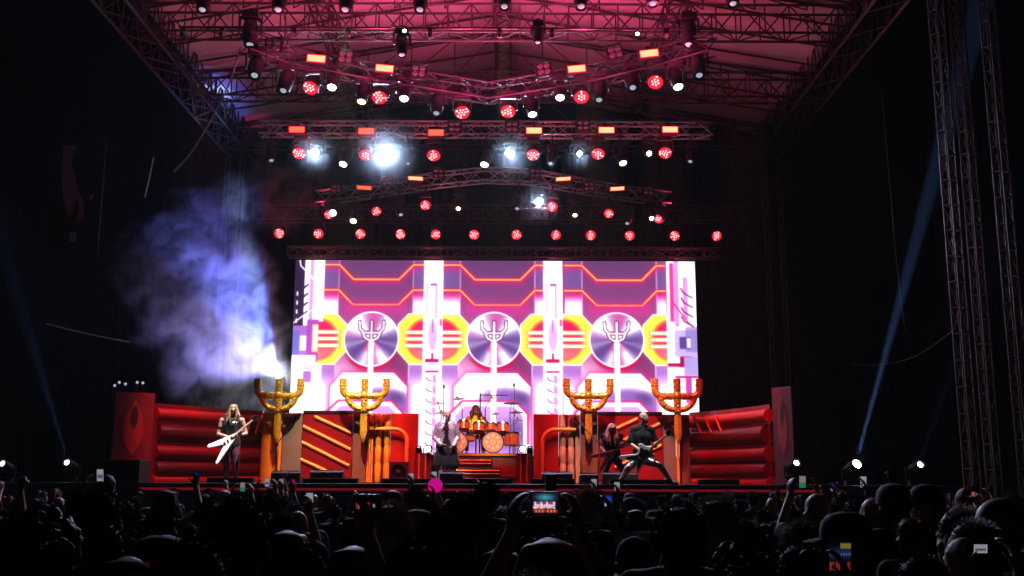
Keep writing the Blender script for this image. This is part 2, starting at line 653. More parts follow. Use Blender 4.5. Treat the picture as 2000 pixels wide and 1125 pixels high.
        over((216, 190, 226), box(x + 32, 735, x + 38, 900) * 0.7)
        for k in range(8):
            y = 741 + 21 * k
            over((100, 60, 110), 1 - sst(0.6, 1.6, seg([(x + 8, y), (x + 11, y + 5), (x + 19, y + 8)])))
            over((196, 110, 190), sst(-.6, .6, conv([(x + 20, y - 4), (x + 27, y - 1), (x + 27, y + 12), (x + 22, y + 9)])) * 0.7)
    # left end of the picture
    lm = (X < 626).astype(float)
    over((46, 24, 62), lm * (Y < 642) * (1 - sst(585, 590, X)))
    over(W, box(586, 500, 597, 645) * lm)
    over((228, 150, 222), box(597, 500, 604, 645) * lm)
    over(W, box(604, 500, 625, 632) * lm)
    over((214, 190, 230), box(617, 500, 619, 600) * lm)
    for k in range(4):
        y = 566 + 18 * k
        over((60, 30, 80), (1 - sst(1.2, 2.4, seg([(584, y), (593, y - 8)]))) * lm)
        over(W, box(571, y + 6, 574, y + 15) * lm)
    over(W, (1 - sst(.8, 1.8, seg([(575, 508), (577, 520), (587, 530), (604, 548)]))) * lm)
    over(W, (1 - sst(.8, 1.8, seg([(563, 638), (600, 610)]))) * lm)
    over((168, 110, 198), box(560, 640, 612, 705) * lm)
    over((120, 110, 200), box(560, 650, 580, 700) * lm)
    over((238, 215, 245), box(581, 660, 596, 690) * lm)
    over((170, 70, 175), box(594, 628, 617, 712) * lm)
    over((255, 214, 150), box(605, 638, 617, 692) * lm)
    over((255, 245, 240), box(608, 642, 614, 688) * lm)
    over(W, box(560, 699, 613, 900) * lm)
    over((226, 190, 235), box(585, 716, 612, 728) * lm)
    over((168, 90, 190), box(590, 730, 606, 752) * lm)
    over(W, box(613, 715, 626, 900) * lm * 0.8)
    # right end
    rm = (X > 1303).astype(float)
    over((250, 236, 250), rm)
    over((150, 60, 120), box(1303, 500, 1305, 618) * rm)
    over((205, 30, 130), box(1311, 512, 1319, 630) * rm * 0.85)
    over((222, 120, 200), box(1320, 500, 1329, 640) * rm * 0.8)
    over(W, box(1329, 500, 1336, 640) * rm)
    over((206, 96, 190), box(1337, 540, 1346, 625) * rm * 0.7)
    over((190, 200, 225), box(1350, 508, 1363, 525) * rm * 0.8)
    for k in range(4):
        y = 563 + 19 * k
        over((110, 50, 110), (1 - sst(.9, 2.2, seg([(1333, y), (1338, y + 9), (1355, y + 19)]))) * rm)
    over((200, 40, 140), (1 - sst(.8, 2.2, seg([(1316, 590), (1345, 630), (1356, 640)]))) * rm)
    over((196, 176, 220), box(1318, 646, 1363, 700) * rm)
    over((130, 110, 180), box(1340, 640, 1363, 690) * rm * 0.6)
    over((92, 66, 140), box(1328, 660, 1350, 684) * rm)
    over((222, 210, 240), box(1342, 662, 1350, 682) * rm)
    over((172, 10, 70), box(1304, 712, 1336, 719) * rm)
    over((160, 10, 64), box(1328, 699, 1352, 720) * rm)
    over((176, 160, 212), box(1336, 700, 1363, 736) * rm)
    over((232, 214, 240), box(1310, 720, 1336, 736) * rm)
    over((182, 20, 110), box(1318, 737, 1363, 741) * rm)
    over((196, 60, 160), box(1338, 741, 1350, 790) * rm)
    over((170, 120, 190), box(1322, 741, 1328, 790) * rm)
    return np.clip(img, 0, 255)


def picture_sheet(name, p00, p10, p01, img, mt, parent, hot=0.0):
    """flat sheet carrying one colour per vertex; p00 top-left, p10 top-right, p01 bottom-left"""
    h, w = img.shape[:2]
    p00, p10, p01 = (np.array(p) for p in (p00, p10, p01))
    u = np.linspace(0, 1, w)[None, :, None]
    v = np.linspace(0, 1, h)[:, None, None]
    co = (p00 + (p10 - p00) * u + (p01 - p00) * v).reshape(-1, 3)
    idx = np.arange(h * w).reshape(h, w)
    q = np.stack([idx[:-1, :-1], idx[1:, :-1], idx[1:, 1:], idx[:-1, 1:]], -1).reshape(-1, 4)
    me = bpy.data.meshes.new(name)
    me.vertices.add(len(co))
    me.vertices.foreach_set('co', co.astype(np.float32).ravel())
    me.loops.add(q.size)
    me.loops.foreach_set('vertex_index', q.astype(np.int32).ravel())
    me.polygons.add(len(q))
    me.polygons.foreach_set('loop_start', np.arange(0, q.size, 4, dtype=np.int32))
    me.update(calc_edges=True)
    c = img / 255.0
    lin = np.where(c <= 0.04045, c / 12.92, ((c + 0.055) / 1.055) ** 2.4)
    if hot:                                  # white diodes driven harder than the coloured ones
        lin = lin * (1 + hot * sst(.45, 1.0, lin.min(-1)))[..., None]
    at = me.color_attributes.new('picture', 'FLOAT_COLOR', 'POINT')
    at.data.foreach_set('color', np.concatenate([lin, np.ones(lin.shape[:2] + (1,))], -1).astype(np.float32).ravel())
    me.materials.append(mt)
    return put(me, name, parent)


M['led'] = attr_mat('led', 1.12)
gx = np.arange(LX0, LX1 + .1, 1.3)
gy = np.arange(LY0, LY1 + .1, 1.3)
GX, GY = np.meshgrid(gx, gy)
pic = led_picture(GX, GY)
pic = (pic + np.roll(pic, 1, 0) * .5 + np.roll(pic, -1, 0) * .5 + np.roll(pic, 1, 1) * .5 + np.roll(pic, -1, 1) * .5) / 3
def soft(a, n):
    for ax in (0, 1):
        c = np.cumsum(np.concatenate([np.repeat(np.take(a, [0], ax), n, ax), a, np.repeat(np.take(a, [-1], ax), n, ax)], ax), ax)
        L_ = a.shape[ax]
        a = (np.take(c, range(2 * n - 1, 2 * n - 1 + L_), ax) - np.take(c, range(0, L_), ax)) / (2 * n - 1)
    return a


bloom_src = np.clip(pic - 150, 0, 105)                          # camera-like bloom painted into the picture round its bright shapes
pic = np.clip(pic + .3 * soft(soft(bloom_src, 6), 6) * np.array((1.0, .78, .92)) + .14 * soft(soft(bloom_src, 16), 16), 0, 255)
pic *= 1 + rng.normal(0, .02, pic.shape[:2])[..., None]
pic = np.clip(pic, 0, 255)
tl, br_ = P(572, 509.5, LED_Y), P(1362.5, 892, LED_Y)
ztop, zbot = P(966, 509.5, LED_Y).z, P(966, 890, LED_Y).z
xl, xr = P(570, 700, LED_Y).x, P(1362.5, 700, LED_Y).x
wall = thing('video_wall', 'huge glowing pink and purple video wall behind the band', 'screen', ((xl + xr) / 2, LED_Y, DECK))
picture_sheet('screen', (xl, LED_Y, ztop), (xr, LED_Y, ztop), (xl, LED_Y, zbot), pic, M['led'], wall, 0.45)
MB().box(((xl + xr) / 2, LED_Y + 0.09, (ztop + zbot) / 2), (xr - xl + 0.06, 0.16, ztop - zbot + 0.06)).build('cabinet', M['black'], wall)
for i in range(9):
    x = xl + (xr - xl) * (i + 0.5) / 9
    bar((x, LED_Y + 0.3, DECK), (x, LED_Y + 0.3, ztop), 0.04, M['steel'], wall, 'support_post')

# ---------------------------------------------------------------- lighting trusses
Z1, Z3 = 11.65, 10.6
tr1 = [PZ(px, py, Z1) for px, py in ((478, 82), (560, 112), (690, 138), (830, 162), (955, 182), (1070, 164), (1185, 142), (1290, 116), (1392, 86))]
truss('lighting_truss', 'curved silver lighting truss nearest the roof, full of lamps', 'truss', tr1, 0.4, 0.42, M['black_metal'], 0.45, 0.026, 0.014)
Y2 = 27.3
tr2 = [P(x, y, Y2) for x, y in ((508, 250), (880, 253), (1390, 249))]
for q in tr2:
    q.z = tr2[1].z
truss('lighting_truss', 'straight silver lighting truss with six red panels in a row', 'truss', tr2, 0.36, 0.36, M['alu'], 0.42, 0.026, 0.014)
tr3 = [PZ(x, y, Z3) for x, y in ((622, 386), (735, 372), (850, 352), (945, 342), (1040, 346), (1130, 362), (1220, 378), (1306, 388))]
truss('lighting_truss', 'bowed lighting truss with four red panels above the back beams', 'truss', tr3, 0.36, 0.36, M['alu'], 0.42, 0.026, 0.014)
Y4 = 32.6
for a, b, w in ((500, 1002, 'left'), (1010, 1240, 'middle'), (1302, 1454, 'right')):
    y = 418 if a < 1000 else 420
    z = P(970, 419, Y4).z
    p, q = P(a, y, Y4), P(b, y, Y4)
    p.z = q.z = z
    truss('back_truss', f'{w} length of the dim red ladder truss behind the lamps', 'truss', [p, q], 0.45, 0.48, M['steel'], 0.5, 0.03, 0.018, 'fbp', 'ladder trusses at the back')
Y5 = 31.1
p, q = P(563, 492, Y5), P(1405, 496, Y5)
p.z = q.z = P(970, 494, Y5).z
truss('screen_truss', 'red lit truss running along the top of the video wall', 'truss', [p, q], 0.34, 0.3, M['steel'], 0.5, 0.026, 0.015, 'fbpt')
# hanging pipe near the roof front
YP = 21.9
p, q = P(350, 45, YP), P(1395, 62, YP)
p.z = q.z = P(900, 55, YP).z
pipe = thing('hanging_pipe', 'long thin pipe hung across under the roof front', 'pipe', p)
bar(p, q, 0.03, M['black_metal'], pipe, 'tube')
for k, px in enumerate((360, 435, 575, 680, 840, 976, 1078, 1300)):
    c = P(px, 52, YP)
    c.z = p.z - 0.03
    MB().box(c - Vector((0, 0, .1)), (0.1, 0.12, 0.16)).tube(c - Vector((0, .05, .12)), c - Vector((0, .14, .2)), .05).build('clamp', M['black'], pipe)

# ---------------------------------------------------------------- lamps
M['red_face'] = mat('red_face', (0.02, 0, 0), 0.4, emit=(1.0, 0.006, 0.03), strength=0.8, sample=False)
M['red_lens'] = mat('red_lens', (0.02, 0, 0), 0.4, emit=(1.0, 0.3, 0.3), strength=4.0, sample=False)
M['red_lens_outer'] = mat('red_lens_outer', (0.02, 0, 0), 0.4, emit=(1.0, 0.03, 0.06), strength=1.6, sample=False)
M['panel_red'] = mat('panel_red', (0.02, 0, 0), 0.4, emit=(1.0, 0.13, 0.06), strength=1.5, sample=False)
M['panel_hot'] = mat('panel_hot', (0.02, 0, 0), 0.4, emit=(1.0, 0.42, 0.2), strength=1.9, sample=False)
M['panel_rim'] = mat('panel_rim', (0.05, 0, 0), 0.4, emit=(1.0, 0.0, 0.02), strength=0.55, sample=False)
M['white_hot'] = mat('white_hot', (0.1, 0.1, 0.1), 0.4, emit=(0.8, 0.9, 1.0), strength=40.0, sample=False)
M['white_big'] = mat('white_big', (0.1, 0.1, 0.1), 0.4, emit=(0.8, 0.9, 1.0), strength=60.0, sample=False)
M['white_lens'] = mat('white_lens', (0.1, 0.1, 0.1), 0.4, emit=(0.85, 0.95, 1.0), strength=14.0, sample=False)
M['yellow_lens'] = mat('yellow_lens', (0.1, 0.1, 0.1), 0.4, emit=(0.95, 1.0, 0.45), strength=5.0, sample=False)
M['dim_lens'] = mat('dim_lens', (0.3, 0.3, 0.32), 0.15, emit=(0.7, 0.8, 1.0), strength=0.5, sample=False)

FX = {}
FX['base'] = MB().box((0, 0, -0.09), (0.36, 0.24, 0.15)).box((0, 0, 0.02), (0.1, 0.06, 0.1)).mesh('base', M['black'], bevel=0.012)
FX['yoke'] = MB().box((0, 0, -0.18), (0.46, 0.1, 0.05)).box((-0.225, 0, -0.34), (0.035, 0.12, 0.34)).box((0.225, 0, -0.34), (0.035, 0.12, 0.34)).mesh('yoke', M['black'], bevel=0.008)
# heads look along +Z locally, pivot at the origin
FX['wash_head'] = MB().lathe([(0.09, -0.2), (0.15, -0.18), (0.19, -0.06), (0.205, 0.06), (0.205, 0.17), (0.195, 0.19), (0.19, 0.165)], 24).mesh('head', M['black'], smooth=True)
FX['wash_face'] = MB().lathe([(0.188, 0.166), (0.186, 0.176)], 24).mesh('lens_plate', M['red_face'])
FX['beam_head'] = MB().lathe([(0.08, -0.26), (0.13, -0.24), (0.17, -0.1), (0.17, 0.12), (0.14, 0.3), (0.135, 0.36), (0.12, 0.36), (0.115, 0.33)], 22).mesh('head', M['black'], smooth=True)
for k, r in (('small', 0.075), ('mid', 0.115)):
    FX['lens_' + k] = MB().lathe([(r, 0.335), (r * 0.7, 0.362), (r * 0.2, 0.372)], 18)
FX['lens_dot'] = MB().lathe([(0.027, 0.172), (0.024, 0.186), (0.01, 0.192)], 8).mesh('lens', M['red_lens'], smooth=True)
FX['lens_dot_outer'] = MB().lathe([(0.027, 0.172), (0.024, 0.186), (0.01, 0.192)], 8).mesh('lens', M['red_lens_outer'], smooth=True)
FX['strobe_box'] = MB().box((0, 0, 0), (0.5, 0.16, 0.25)).box((0, 0.06, 0.17), (0.08, 0.05, 0.14)).mesh('housing', M['black'], bevel=0.012)
FX['strobe_rim'] = MB().box((0, -0.0815, 0), (0.46, 0.006, 0.21)).mesh('reflector', M['panel_rim'])
FX['strobe_face'] = MB().box((0, -0.0875, 0.0), (0.41, 0.006, 0.155)).mesh('panel', M['panel_red'])
FX['strobe_face_hot'] = MB().box((0, -0.0875, 0.0), (0.41, 0.006, 0.155)).mesh('panel', M['panel_hot'])
FX['blinder_box'] = MB().box((0, 0, 0), (0.44, 0.14, 0.44)).box((-0.24, 0, 0.05), (0.03, 0.08, 0.5)).box((0.24, 0, 0.05), (0.03, 0.08, 0.5)).box((0, 0, 0.31), (0.5, 0.08, 0.03)).mesh('housing', M['black'], bevel=0.01)
FX['blinder_cell'] = MB().lathe([(0.088, -0.075), (0.085, -0.1), (0.05, -0.085), (0.02, -0.08)], 16, 'Y').mesh('lamp_cell', mat('reflector', (0.35, 0.35, 0.36), 0.25, 0.9))
LENS_MESH = {}


def lens_mesh(size, mname):
    k = (size, mname)
    if k not in LENS_MESH:
        LENS_MESH[k] = FX['lens_' + size].mesh('lens', M[mname], smooth=True)
    return LENS_MESH[k]


def light(name, kind, loc, col, power, parent, aim=None, cone=30, blend=0.5, radius=0.08):
    ld = bpy.data.lights.new(name, kind)
    ld.color = col
    ld.energy = power
    ld.shadow_soft_size = radius
    o = bpy.data.objects.new(name, ld)
    COL.objects.link(o)
    mt = Matrix.Translation(loc)
    if kind == 'SPOT':
        ld.spot_size = math.radians(cone)
        ld.spot_blend = blend
        mt = mt @ (Vector(aim) - Vector(loc)).to_track_quat('-Z', 'Y').to_matrix().to_4x4()
    o.parent = parent
    o.matrix_parent_inverse = parent_inv(parent)
    o.matrix_basis = mt
    return o


def aim_dir(pan, tilt):
    """pan 0 faces the audience, positive turns to picture right; tilt is downwards"""
    a, b = math.radians(pan), math.radians(tilt)
    return Vector((math.sin(a) * math.cos(b), -math.cos(a) * math.cos(b), -math.sin(b)))


def moving_head(kind, lens_at, pan, tilt, name, label, cat, lens='white_lens', size='mid', scale=1.0, hang=None, group=None, stand=False):
    d = aim_dir(pan, tilt)
    off = (0.18 if kind == 'wash' else 0.35) * scale
    pivot = lens_at - d * off
    top = pivot + Vector((0, 0, 0.46 * scale if not stand else -0.46 * scale))
    t = thing(name, label, cat, top, group)
    inv = Matrix.Translation(-top)
    flip = Matrix.Rotation(math.pi, 4, 'X') if stand else Matrix.Identity(4)
    S = Matrix.Scale(scale, 4)
    pr = Matrix.Rotation(math.radians(pan), 4, 'Z')
    put(FX['base'], 'base', t, flip @ S)
    put(FX['yoke'], 'yoke', t, flip @ pr @ S)
    q = d.to_track_quat('Z', 'Y').to_matrix().to_4x4()
    hm = inv @ Matrix.Translation(pivot) @ q @ Matrix.Rotation(rng.uniform(0, 6.28), 4, 'Z') @ S
    head = put(FX[kind + '_head'], 'head', t, hm)
    if kind == 'wash':
        put(FX['wash_face'], 'lens_plate', head, Matrix.Identity(4))
        for ring, n in ((0, 1), (0.078, 6), (0.145, 12)):
            for k in range(n):
                a = 2 * math.pi * k / n + ring * 9
                put(FX['lens_dot' if ring < .1 or rng.random() < .3 else 'lens_dot_outer'], 'lens', head, Matrix.Translation((ring * math.cos(a), ring * math.sin(a), 0)))
    else:
        put(lens_mesh(size, lens), 'lens', head, Matrix.Identity(4))
    if hang is not None and hang - top.z > 0.12 and not stand:
        bar(top, (top.x, top.y, hang), 0.025, M['black_metal'], t, 'hanger')
    return t, pivot, d


def strobe(c, label, hot=False, roll=0, tilt=0, group=None, yaw=0):
    R = Matrix.Rotation(math.radians(yaw), 4, 'Z') @ Matrix.Rotation(math.radians(tilt), 4, 'X') @ Matrix.Rotation(math.radians(roll), 4, 'Y')
    t = thing('strobe_panel', label, 'stage light', group=group, mtx=Matrix.Translation(c) @ R)
    put(FX['strobe_box'], 'housing', t, Matrix.Identity(4))
    put(FX['strobe_rim'], 'reflector', t, Matrix.Identity(4))
    put(FX['strobe_face_hot' if hot else 'strobe_face'], 'panel', t, Matrix.Identity(4))
    return t


def blinder(c, label, roll=0, group=None, s=1.0):
    R = Matrix.Rotation(math.radians(roll), 4, 'Y') @ Matrix.Rotation(math.radians(-12), 4, 'X')
    t = thing('blinder_lamp', label, 'stage light', group=group, mtx=Matrix.Translation(c) @ R @ Matrix.Scale(s, 4))
    put(FX['blinder_box'], 'housing', t, Matrix.Identity(4))
    for x in (-0.1, 0.1):
        for z in (-0.1, 0.1):
            put(FX['blinder_cell'], 'lamp_cell', t, Matrix.Translation((x, 0, z)))
    return t


def depth1(px):
    """depth of the curved top truss at a picture column"""
    xs = [478, 560, 690, 830, 955, 1070, 1185, 1290, 1392]
    return float(np.interp(px, xs, [p.y for p in tr1]))


def depth3(px):
    xs = [622, 735, 850, 945, 1040, 1130, 1220, 1306]
    return float(np.interp(px, xs, [p.y for p in tr3]))


GLARE = {'white_hot': 1300.0, 'white_big': 2800.0}
halo = bpy.data.materials.new('lamp_halo')
halo.use_nodes = True
for n_ in list(halo.node_tree.nodes):
    if n_.type != 'OUTPUT_MATERIAL':
        halo.node_tree.nodes.remove(n_)
_pv = halo.node_tree.nodes.new('ShaderNodeVolumePrincipled')
_pv.inputs['Color'].default_value = (.9, .93, .97, 1)
_tc = halo.node_tree.nodes.new('ShaderNodeTexCoord')
_ln = halo.node_tree.nodes.new('ShaderNodeVectorMath')
_ln.operation = 'LENGTH'
_mr = halo.node_tree.nodes.new('ShaderNodeMapRange')       # thins out towards its rim
_mr.inputs['From Min'].default_value = 1.0
_mr.inputs['From Max'].default_value = 0.0
_mr.inputs['To Min'].default_value = 0.0
_mr.inputs['To Max'].default_value = 1.0
_pw = halo.node_tree.nodes.new('ShaderNodeMath')
_pw.operation = 'POWER'
_pw.inputs[1].default_value = 2.2
_ml = halo.node_tree.nodes.new('ShaderNodeMath')
_ml.operation = 'MULTIPLY'
_ml.inputs[1].default_value = 0.2
_lk = halo.node_tree.links
_lk.new(_tc.outputs['Object'], _ln.inputs[0])
_lk.new(_ln.outputs['Value'], _mr.inputs['Value'])
_lk.new(_mr.outputs[0], _pw.inputs[0])
_lk.new(_pw.outputs[0], _ml.inputs[0])
_lk.new(_ml.outputs[0], _pv.inputs['Density'])
_lk.new(_pv.outputs[0], [n_ for n_ in halo.node_tree.nodes if n_.type == 'OUTPUT_MATERIAL'][0].inputs['Volume'])
HALO_ME = []


def lamp_halo(c, r, where):
    if not HALO_ME:
        HALO_ME.append(MB().ball((0, 0, 0), 1.0, 24, 16).mesh('lamp_halo', halo, True))
    o = put(HALO_ME[0], 'lamp_halo', None, Matrix.Translation(c) @ Matrix.Scale(r, 4))  # volume sphere added round a lamp to imitate lens bloom
    return tag(o, f'puff of thin smoke lit around the {where}', 'smoke', kind='stuff')


RED = (1.0, 0.03, 0.10)
# curved top truss
L = [(619, 117, 5, 1), (752, 136, 5, 1), (1126, 137, -6, 1), (1267, 107, -7, 1)]
for i, (x, y, r, h) in enumerate(L):
    strobe(P(x, y, depth1(x) - 0.32), f'{nth(i, 4)} of four glowing orange-red panels on the curved top truss', bool(h), r, 0, 'red panels on the top truss')
L = [(535, 92, -3), (676, 114, 4), (818, 142, 4), (1062, 138, -8), (1201, 105, -12)]
for i, (x, y, r) in enumerate(L):
    blinder(P(x, y, depth1(x) - 0.3), f'{nth(i, 5)} of five unlit four-lamp blinders on the curved top truss', r, 'blinders on the top truss', 0.82)
L = [(606, 172, -10, 50), (741, 191, 4, 50), (903, 220, 6, 48), (992, 218, -4, 48), (1136, 190, 4, 50), (1280, 161, -14, 50)]
for i, (x, y, pan, tilt) in enumerate(L):
    Yd = depth1(x) - 0.1
    lp = P(x, y, Yd)
    t, pv, d = moving_head('wash', lp, pan, tilt, 'wash_light', f'{nth(i, 6)} of six big red wash lamps under the curved top truss', 'stage light', scale=0.98, hang=Z1 - .2, group='red wash lamps of the top truss')
    light('spill_fill', 'SPOT', lp + Vector((0, -1.1, -.15)), (1.0, .06, .22), 840 if i in (2, 3) else 600, t, aim=lp + Vector((0, -1.1, 5)), cone=165, blend=.5, radius=0.15)  # upward fill added in place of red light bounced onto the roof
    tgt = [(-4.5, 27.5, 2.2), (-3.0, 28, 2.4), (-2, 28, 2.6), (1.2, 28, 2.6), (3, 28, 2.4), (4.8, 27.5, 2.4)][i]
    light('beam', 'SPOT', lp + d * 0.25, (1.0, 0.05, 0.08), 4200, t, aim=tgt, cone=34, blend=0.8)
L = [(648, 171, 0, 60, 'white_lens', 'white'), (706, 199, -10, 68, 'yellow_lens', 'yellowish'), (789, 193, 0, 60, 'white_lens', 'white'), (1040, 224, 10, 66, 'white_lens', 'white'),
     (1094, 191, 0, 60, 'white_lens', 'white'), (1325, 170, 14, 62, 'white_lens', 'white')]
SPOT_AT = {0: ((-6.4, 23.3, 3.0), 1500, (1, .86, .82)), 2: ((-2.2, 27.6, 3.2), 1300, (1, .62, .4)), 3: ((-1.5, 26.5, 2.8), 700, (1, .7, .75)), 4: ((2.42, 24.9, 2.8), 4200, (1, .16, .24)), 5: ((3.1, 23.3, 2.8), 1500, (1, .93, .9))}
for i, (x, y, pan, tilt, ln, cn) in enumerate(L):
    Yd = depth1(x) - 0.15
    lp = P(x, y, Yd)
    t, pv, d = moving_head('beam', lp, pan, tilt, 'beam_light', f'{nth(i, 6)} of six lit {cn} beam lamps under the curved top truss' if cn == 'white' else f'beam lamp with yellowish lens under the curved top truss', 'stage light', ln, 'mid', 0.9, Z1 - .2, 'lit beam lamps of the top truss')
    if i in SPOT_AT:
        tg, pw, co = SPOT_AT[i]
        light('beam', 'SPOT', lp + d * 0.12, co, pw, t, aim=tg, cone=16, blend=0.7)
L = [(497, 148, 6, 60), (553, 178, -12, 66), (852, 222, -8, 70), (1170, 196, -6, 70), (1236, 172, 0, 60), (1366, 148, 0, 66)]
for i, (x, y, pan, tilt) in enumerate(L):
    moving_head('beam', P(x, y, depth1(x) - 0.15), pan, tilt, 'beam_light', f'{nth(i, 6)} of six unlit black beam lamps hanging from the curved top truss', 'stage light', 'dim_lens', 'small', 1.0, Z1 - .2, 'unlit beam lamps of the top truss')
# front row cut by the top edge of the picture
L = [395, 543, 674, 820, 985, 1135, 1275, 1432]
WARM, PINK = (1.0, .72, .46), (1.0, .5, .5)
KEY = [((-7.6, 26.0, 2.7), 8500, (1, .13, .14), 24), ((-6.35, 23.3, 2.8), 15000, (1, .9, .88), 10), ((-4.7, 28.0, 3.3), 15500, (1, .76, .34), 22), ((-1.7, 25.6, 2.8), 13000, (1, .6, .74), 9),
       ((-.5, 28.0, 3.1), 24000, (1, .72, .42), 13), ((2.9, 27.8, 3.3), 13000, (1, .52, .27), 22), ((2.95, 23.1, 2.7), 7000, (1, .95, .95), 10), ((6.2, 26.5, 2.7), 8500, (1, .12, .12), 24)]
for i, x in enumerate(L):
    yy = 20 if i < 4 else (14 if i < 6 else 8)
    lp = P(x, yy, 20.9)
    t, pv, d = moving_head('beam', lp, 0, 74, 'spot_light', f'{nth(i, 8)} of eight black spot lamps cut off by the picture top', 'stage light', 'dim_lens', 'small', 0.98, None, 'spot lamps along the roof front')
    tg, pw, co, cn = KEY[i]
    light('beam', 'SPOT', lp + d * 0.12, co, pw, t, aim=tg, cone=cn, blend=0.9)  # added key light, standing in for unseen front-of-house lamps
# odd lamps hung between pipe and top truss
for x, y, s, w in ((488, 88, 1.05, 'bulky black lamp hung at the left end of the curved truss'), (785, 108, 0.85, 'black lamp hung alone from the pipe above the second red panel'),
                   (1050, 84, 0.7, 'small black lamp hung right of centre below the pipe'), (1345, 88, 1.0, 'bulky black lamp hung at the right end of the curved truss')):
    moving_head('beam', P(x, y, 21.9), 20 if x < 900 else -20, 80, 'hung_spot_light', w, 'stage light', 'dim_lens', 'small', s, p.z)
for x, y, w in ((790, 60, 'tiny bright work lamp on the pipe above the left red panels'), (1245, 66, 'tiny bright work lamp on the pipe right of centre')):
    c = P(x, y, 21.75)
    t = thing('work_lamp', w, 'lamp', c)
    MB().tube(c + Vector((0, .12, .06)), c + Vector((0, 0, 0)), .05, .07).build('housing', M['black'], t)
    MB().lathe([(0.045, -0.004), (0.03, -0.016)], 12, 'Y', c).build('lens', M['white_lens'], t)
    MB().box(c + Vector((-.12, .03, .11)), (0.4, .03, .03)).build('bracket', M['alu'], t)

# straight truss
L = [(581, 255, 0), (716, 258, 0), (852, 261, 0), (1043, 257, 1), (1184, 256, 1), (1308, 255, 1)]
for i, (x, y, h) in enumerate(L):
    strobe(P(x, y, Y2 - 0.3), f'{nth(i, 6)} of six glowing red panels on the straight truss', bool(h), 0, 0, 'red panels on the straight truss')
for i, (x, y) in enumerate([(888, 250), (1000, 250), (1138, 247)]):
    blinder(P(x, y, Y2 - 0.3), f'{nth(i, 3)} of three unlit blinders on the straight truss', 0, 'blinders on the straight truss', 0.8)
L = [(584, 300, -5), (714, 303, 8), (847, 304, 0), (1041, 303, 0), (1168, 301, -8), (1299, 299, -10)]
for i, (x, y, pan) in enumerate(L):
    lp = P(x, y, Y2 - 0.1)
    t, pv, d = moving_head('wash', lp, pan, 52, 'wash_light', f'{nth(i, 6)} of six red wash lamps under the straight truss', 'stage light', scale=0.98, hang=tr2[0].z - .18, group='red wash lamps of the straight truss')
    light('spill_fill', 'SPOT', lp + Vector((0, -.3, 0)), RED, 60, t, aim=lp + Vector((0, -.3, 5)), cone=165, blend=.5, radius=0.15)  # weaker added upward fill, again imitating bounced red light
L = [(615, 298, 'white_hot', 'mid', 'large white'), (753, 299, 'white_big', 'mid', 'dazzling white brightest'), (997, 301, 'white_hot', 'mid', 'large white'), (1132, 300, 'white_hot', 'small', 'white'),
     (670, 321, 'white_lens', 'mid', 'small oval white'), (946, 322, 'white_lens', 'mid', 'small oval white'), (1217, 319, 'yellow_lens', 'mid', 'yellow green'), (1268, 300, 'white_lens', 'small', 'small white')]
NM = ['beside the leftmost red wash lamp', 'beside the second red wash lamp', 'left of the fourth red wash lamp', 'left of the fifth red wash lamp', 'low between two dazzling lamps', 'low at the centre', 'low below the fifth red panel', 'beside the rightmost red wash lamp']
for i, (x, y, ln, sz, cn) in enumerate(L):
    low = i in (4, 5, 6)
    lp = P(x, y, Y2 - 0.2)
    if i == 1:
        direct = EYE - lp
    t, pv, d = moving_head('beam', lp, 0 if not low else (15 if x > 1000 else -15), 26 if not low else 58, 'beam_light', f'{cn} beam lamp {NM[i]} under the straight truss', 'stage light', ln, sz, 0.9, tr2[0].z - .18)
    if ln in GLARE:
        light('beam', 'SPOT', lp + d * .04, (.5, .68, 1.0), GLARE[ln] * (1 if sz == 'mid' else .45), t, aim=EYE, cone=150, blend=.6, radius=.1)
        lamp_halo(lp + d * .06, {'white_big': 1.3, 'white_hot': .85}[ln] * (1 if sz == 'mid' else .7), t['label'][:60].rsplit(' ', 1)[0])
for i, (x, y) in enumerate([(530, 314), (797, 320), (1075, 320), (1348, 316)]):
    moving_head('beam', P(x, y, Y2 - 0.2), -30 if x > 1000 else 30, 66, 'beam_light', f'{nth(i, 4)} of four unlit beam lamps under the straight truss', 'stage light', 'dim_lens', 'small', 0.75, tr2[0].z - .18, 'unlit beam lamps of the straight truss')

# bowed truss
L = [(711, 371, 0), (811, 353, 1), (1101, 354, 1), (1206, 373, 1)]
for i, (x, y, h) in enumerate(L):
    strobe(P(x, y, depth3(x) - 0.3), f'{nth(i, 4)} of four slim red panels on the bowed truss', bool(h), 0, -38, 'red panels on the bowed truss', yaw=12 if x < 950 else -12)
for i, (x, y) in enumerate([(658, 370), (757, 356), (857, 340), (1045, 340), (1150, 366), (1265, 374)]):
    blinder(P(x, y, depth3(x) - 0.3), f'{nth(i, 6)} of six unlit blinders on the bowed truss', 0, 'blinders on the bowed truss', 0.72)
L = [(643, 419, 20), (735, 413, 15), (831, 401, 6), (1079, 404, -5), (1189, 417, -12), (1285, 428, -40)]
for i, (x, y, pan) in enumerate(L):
    lp = P(x, y, depth3(x) - 0.1)
    t, pv, d = moving_head('wash', lp, pan, 34, 'wash_light', f'{nth(i, 6)} of six red wash lamps below the bowed truss', 'stage light', scale=0.78, hang=Z3 - .18, group='red wash lamps of the bowed truss')
    if i in (0, 2, 3, 5):
        light('spill_fill', 'POINT', lp + d * 0.3, RED, 28, t, radius=0.12)
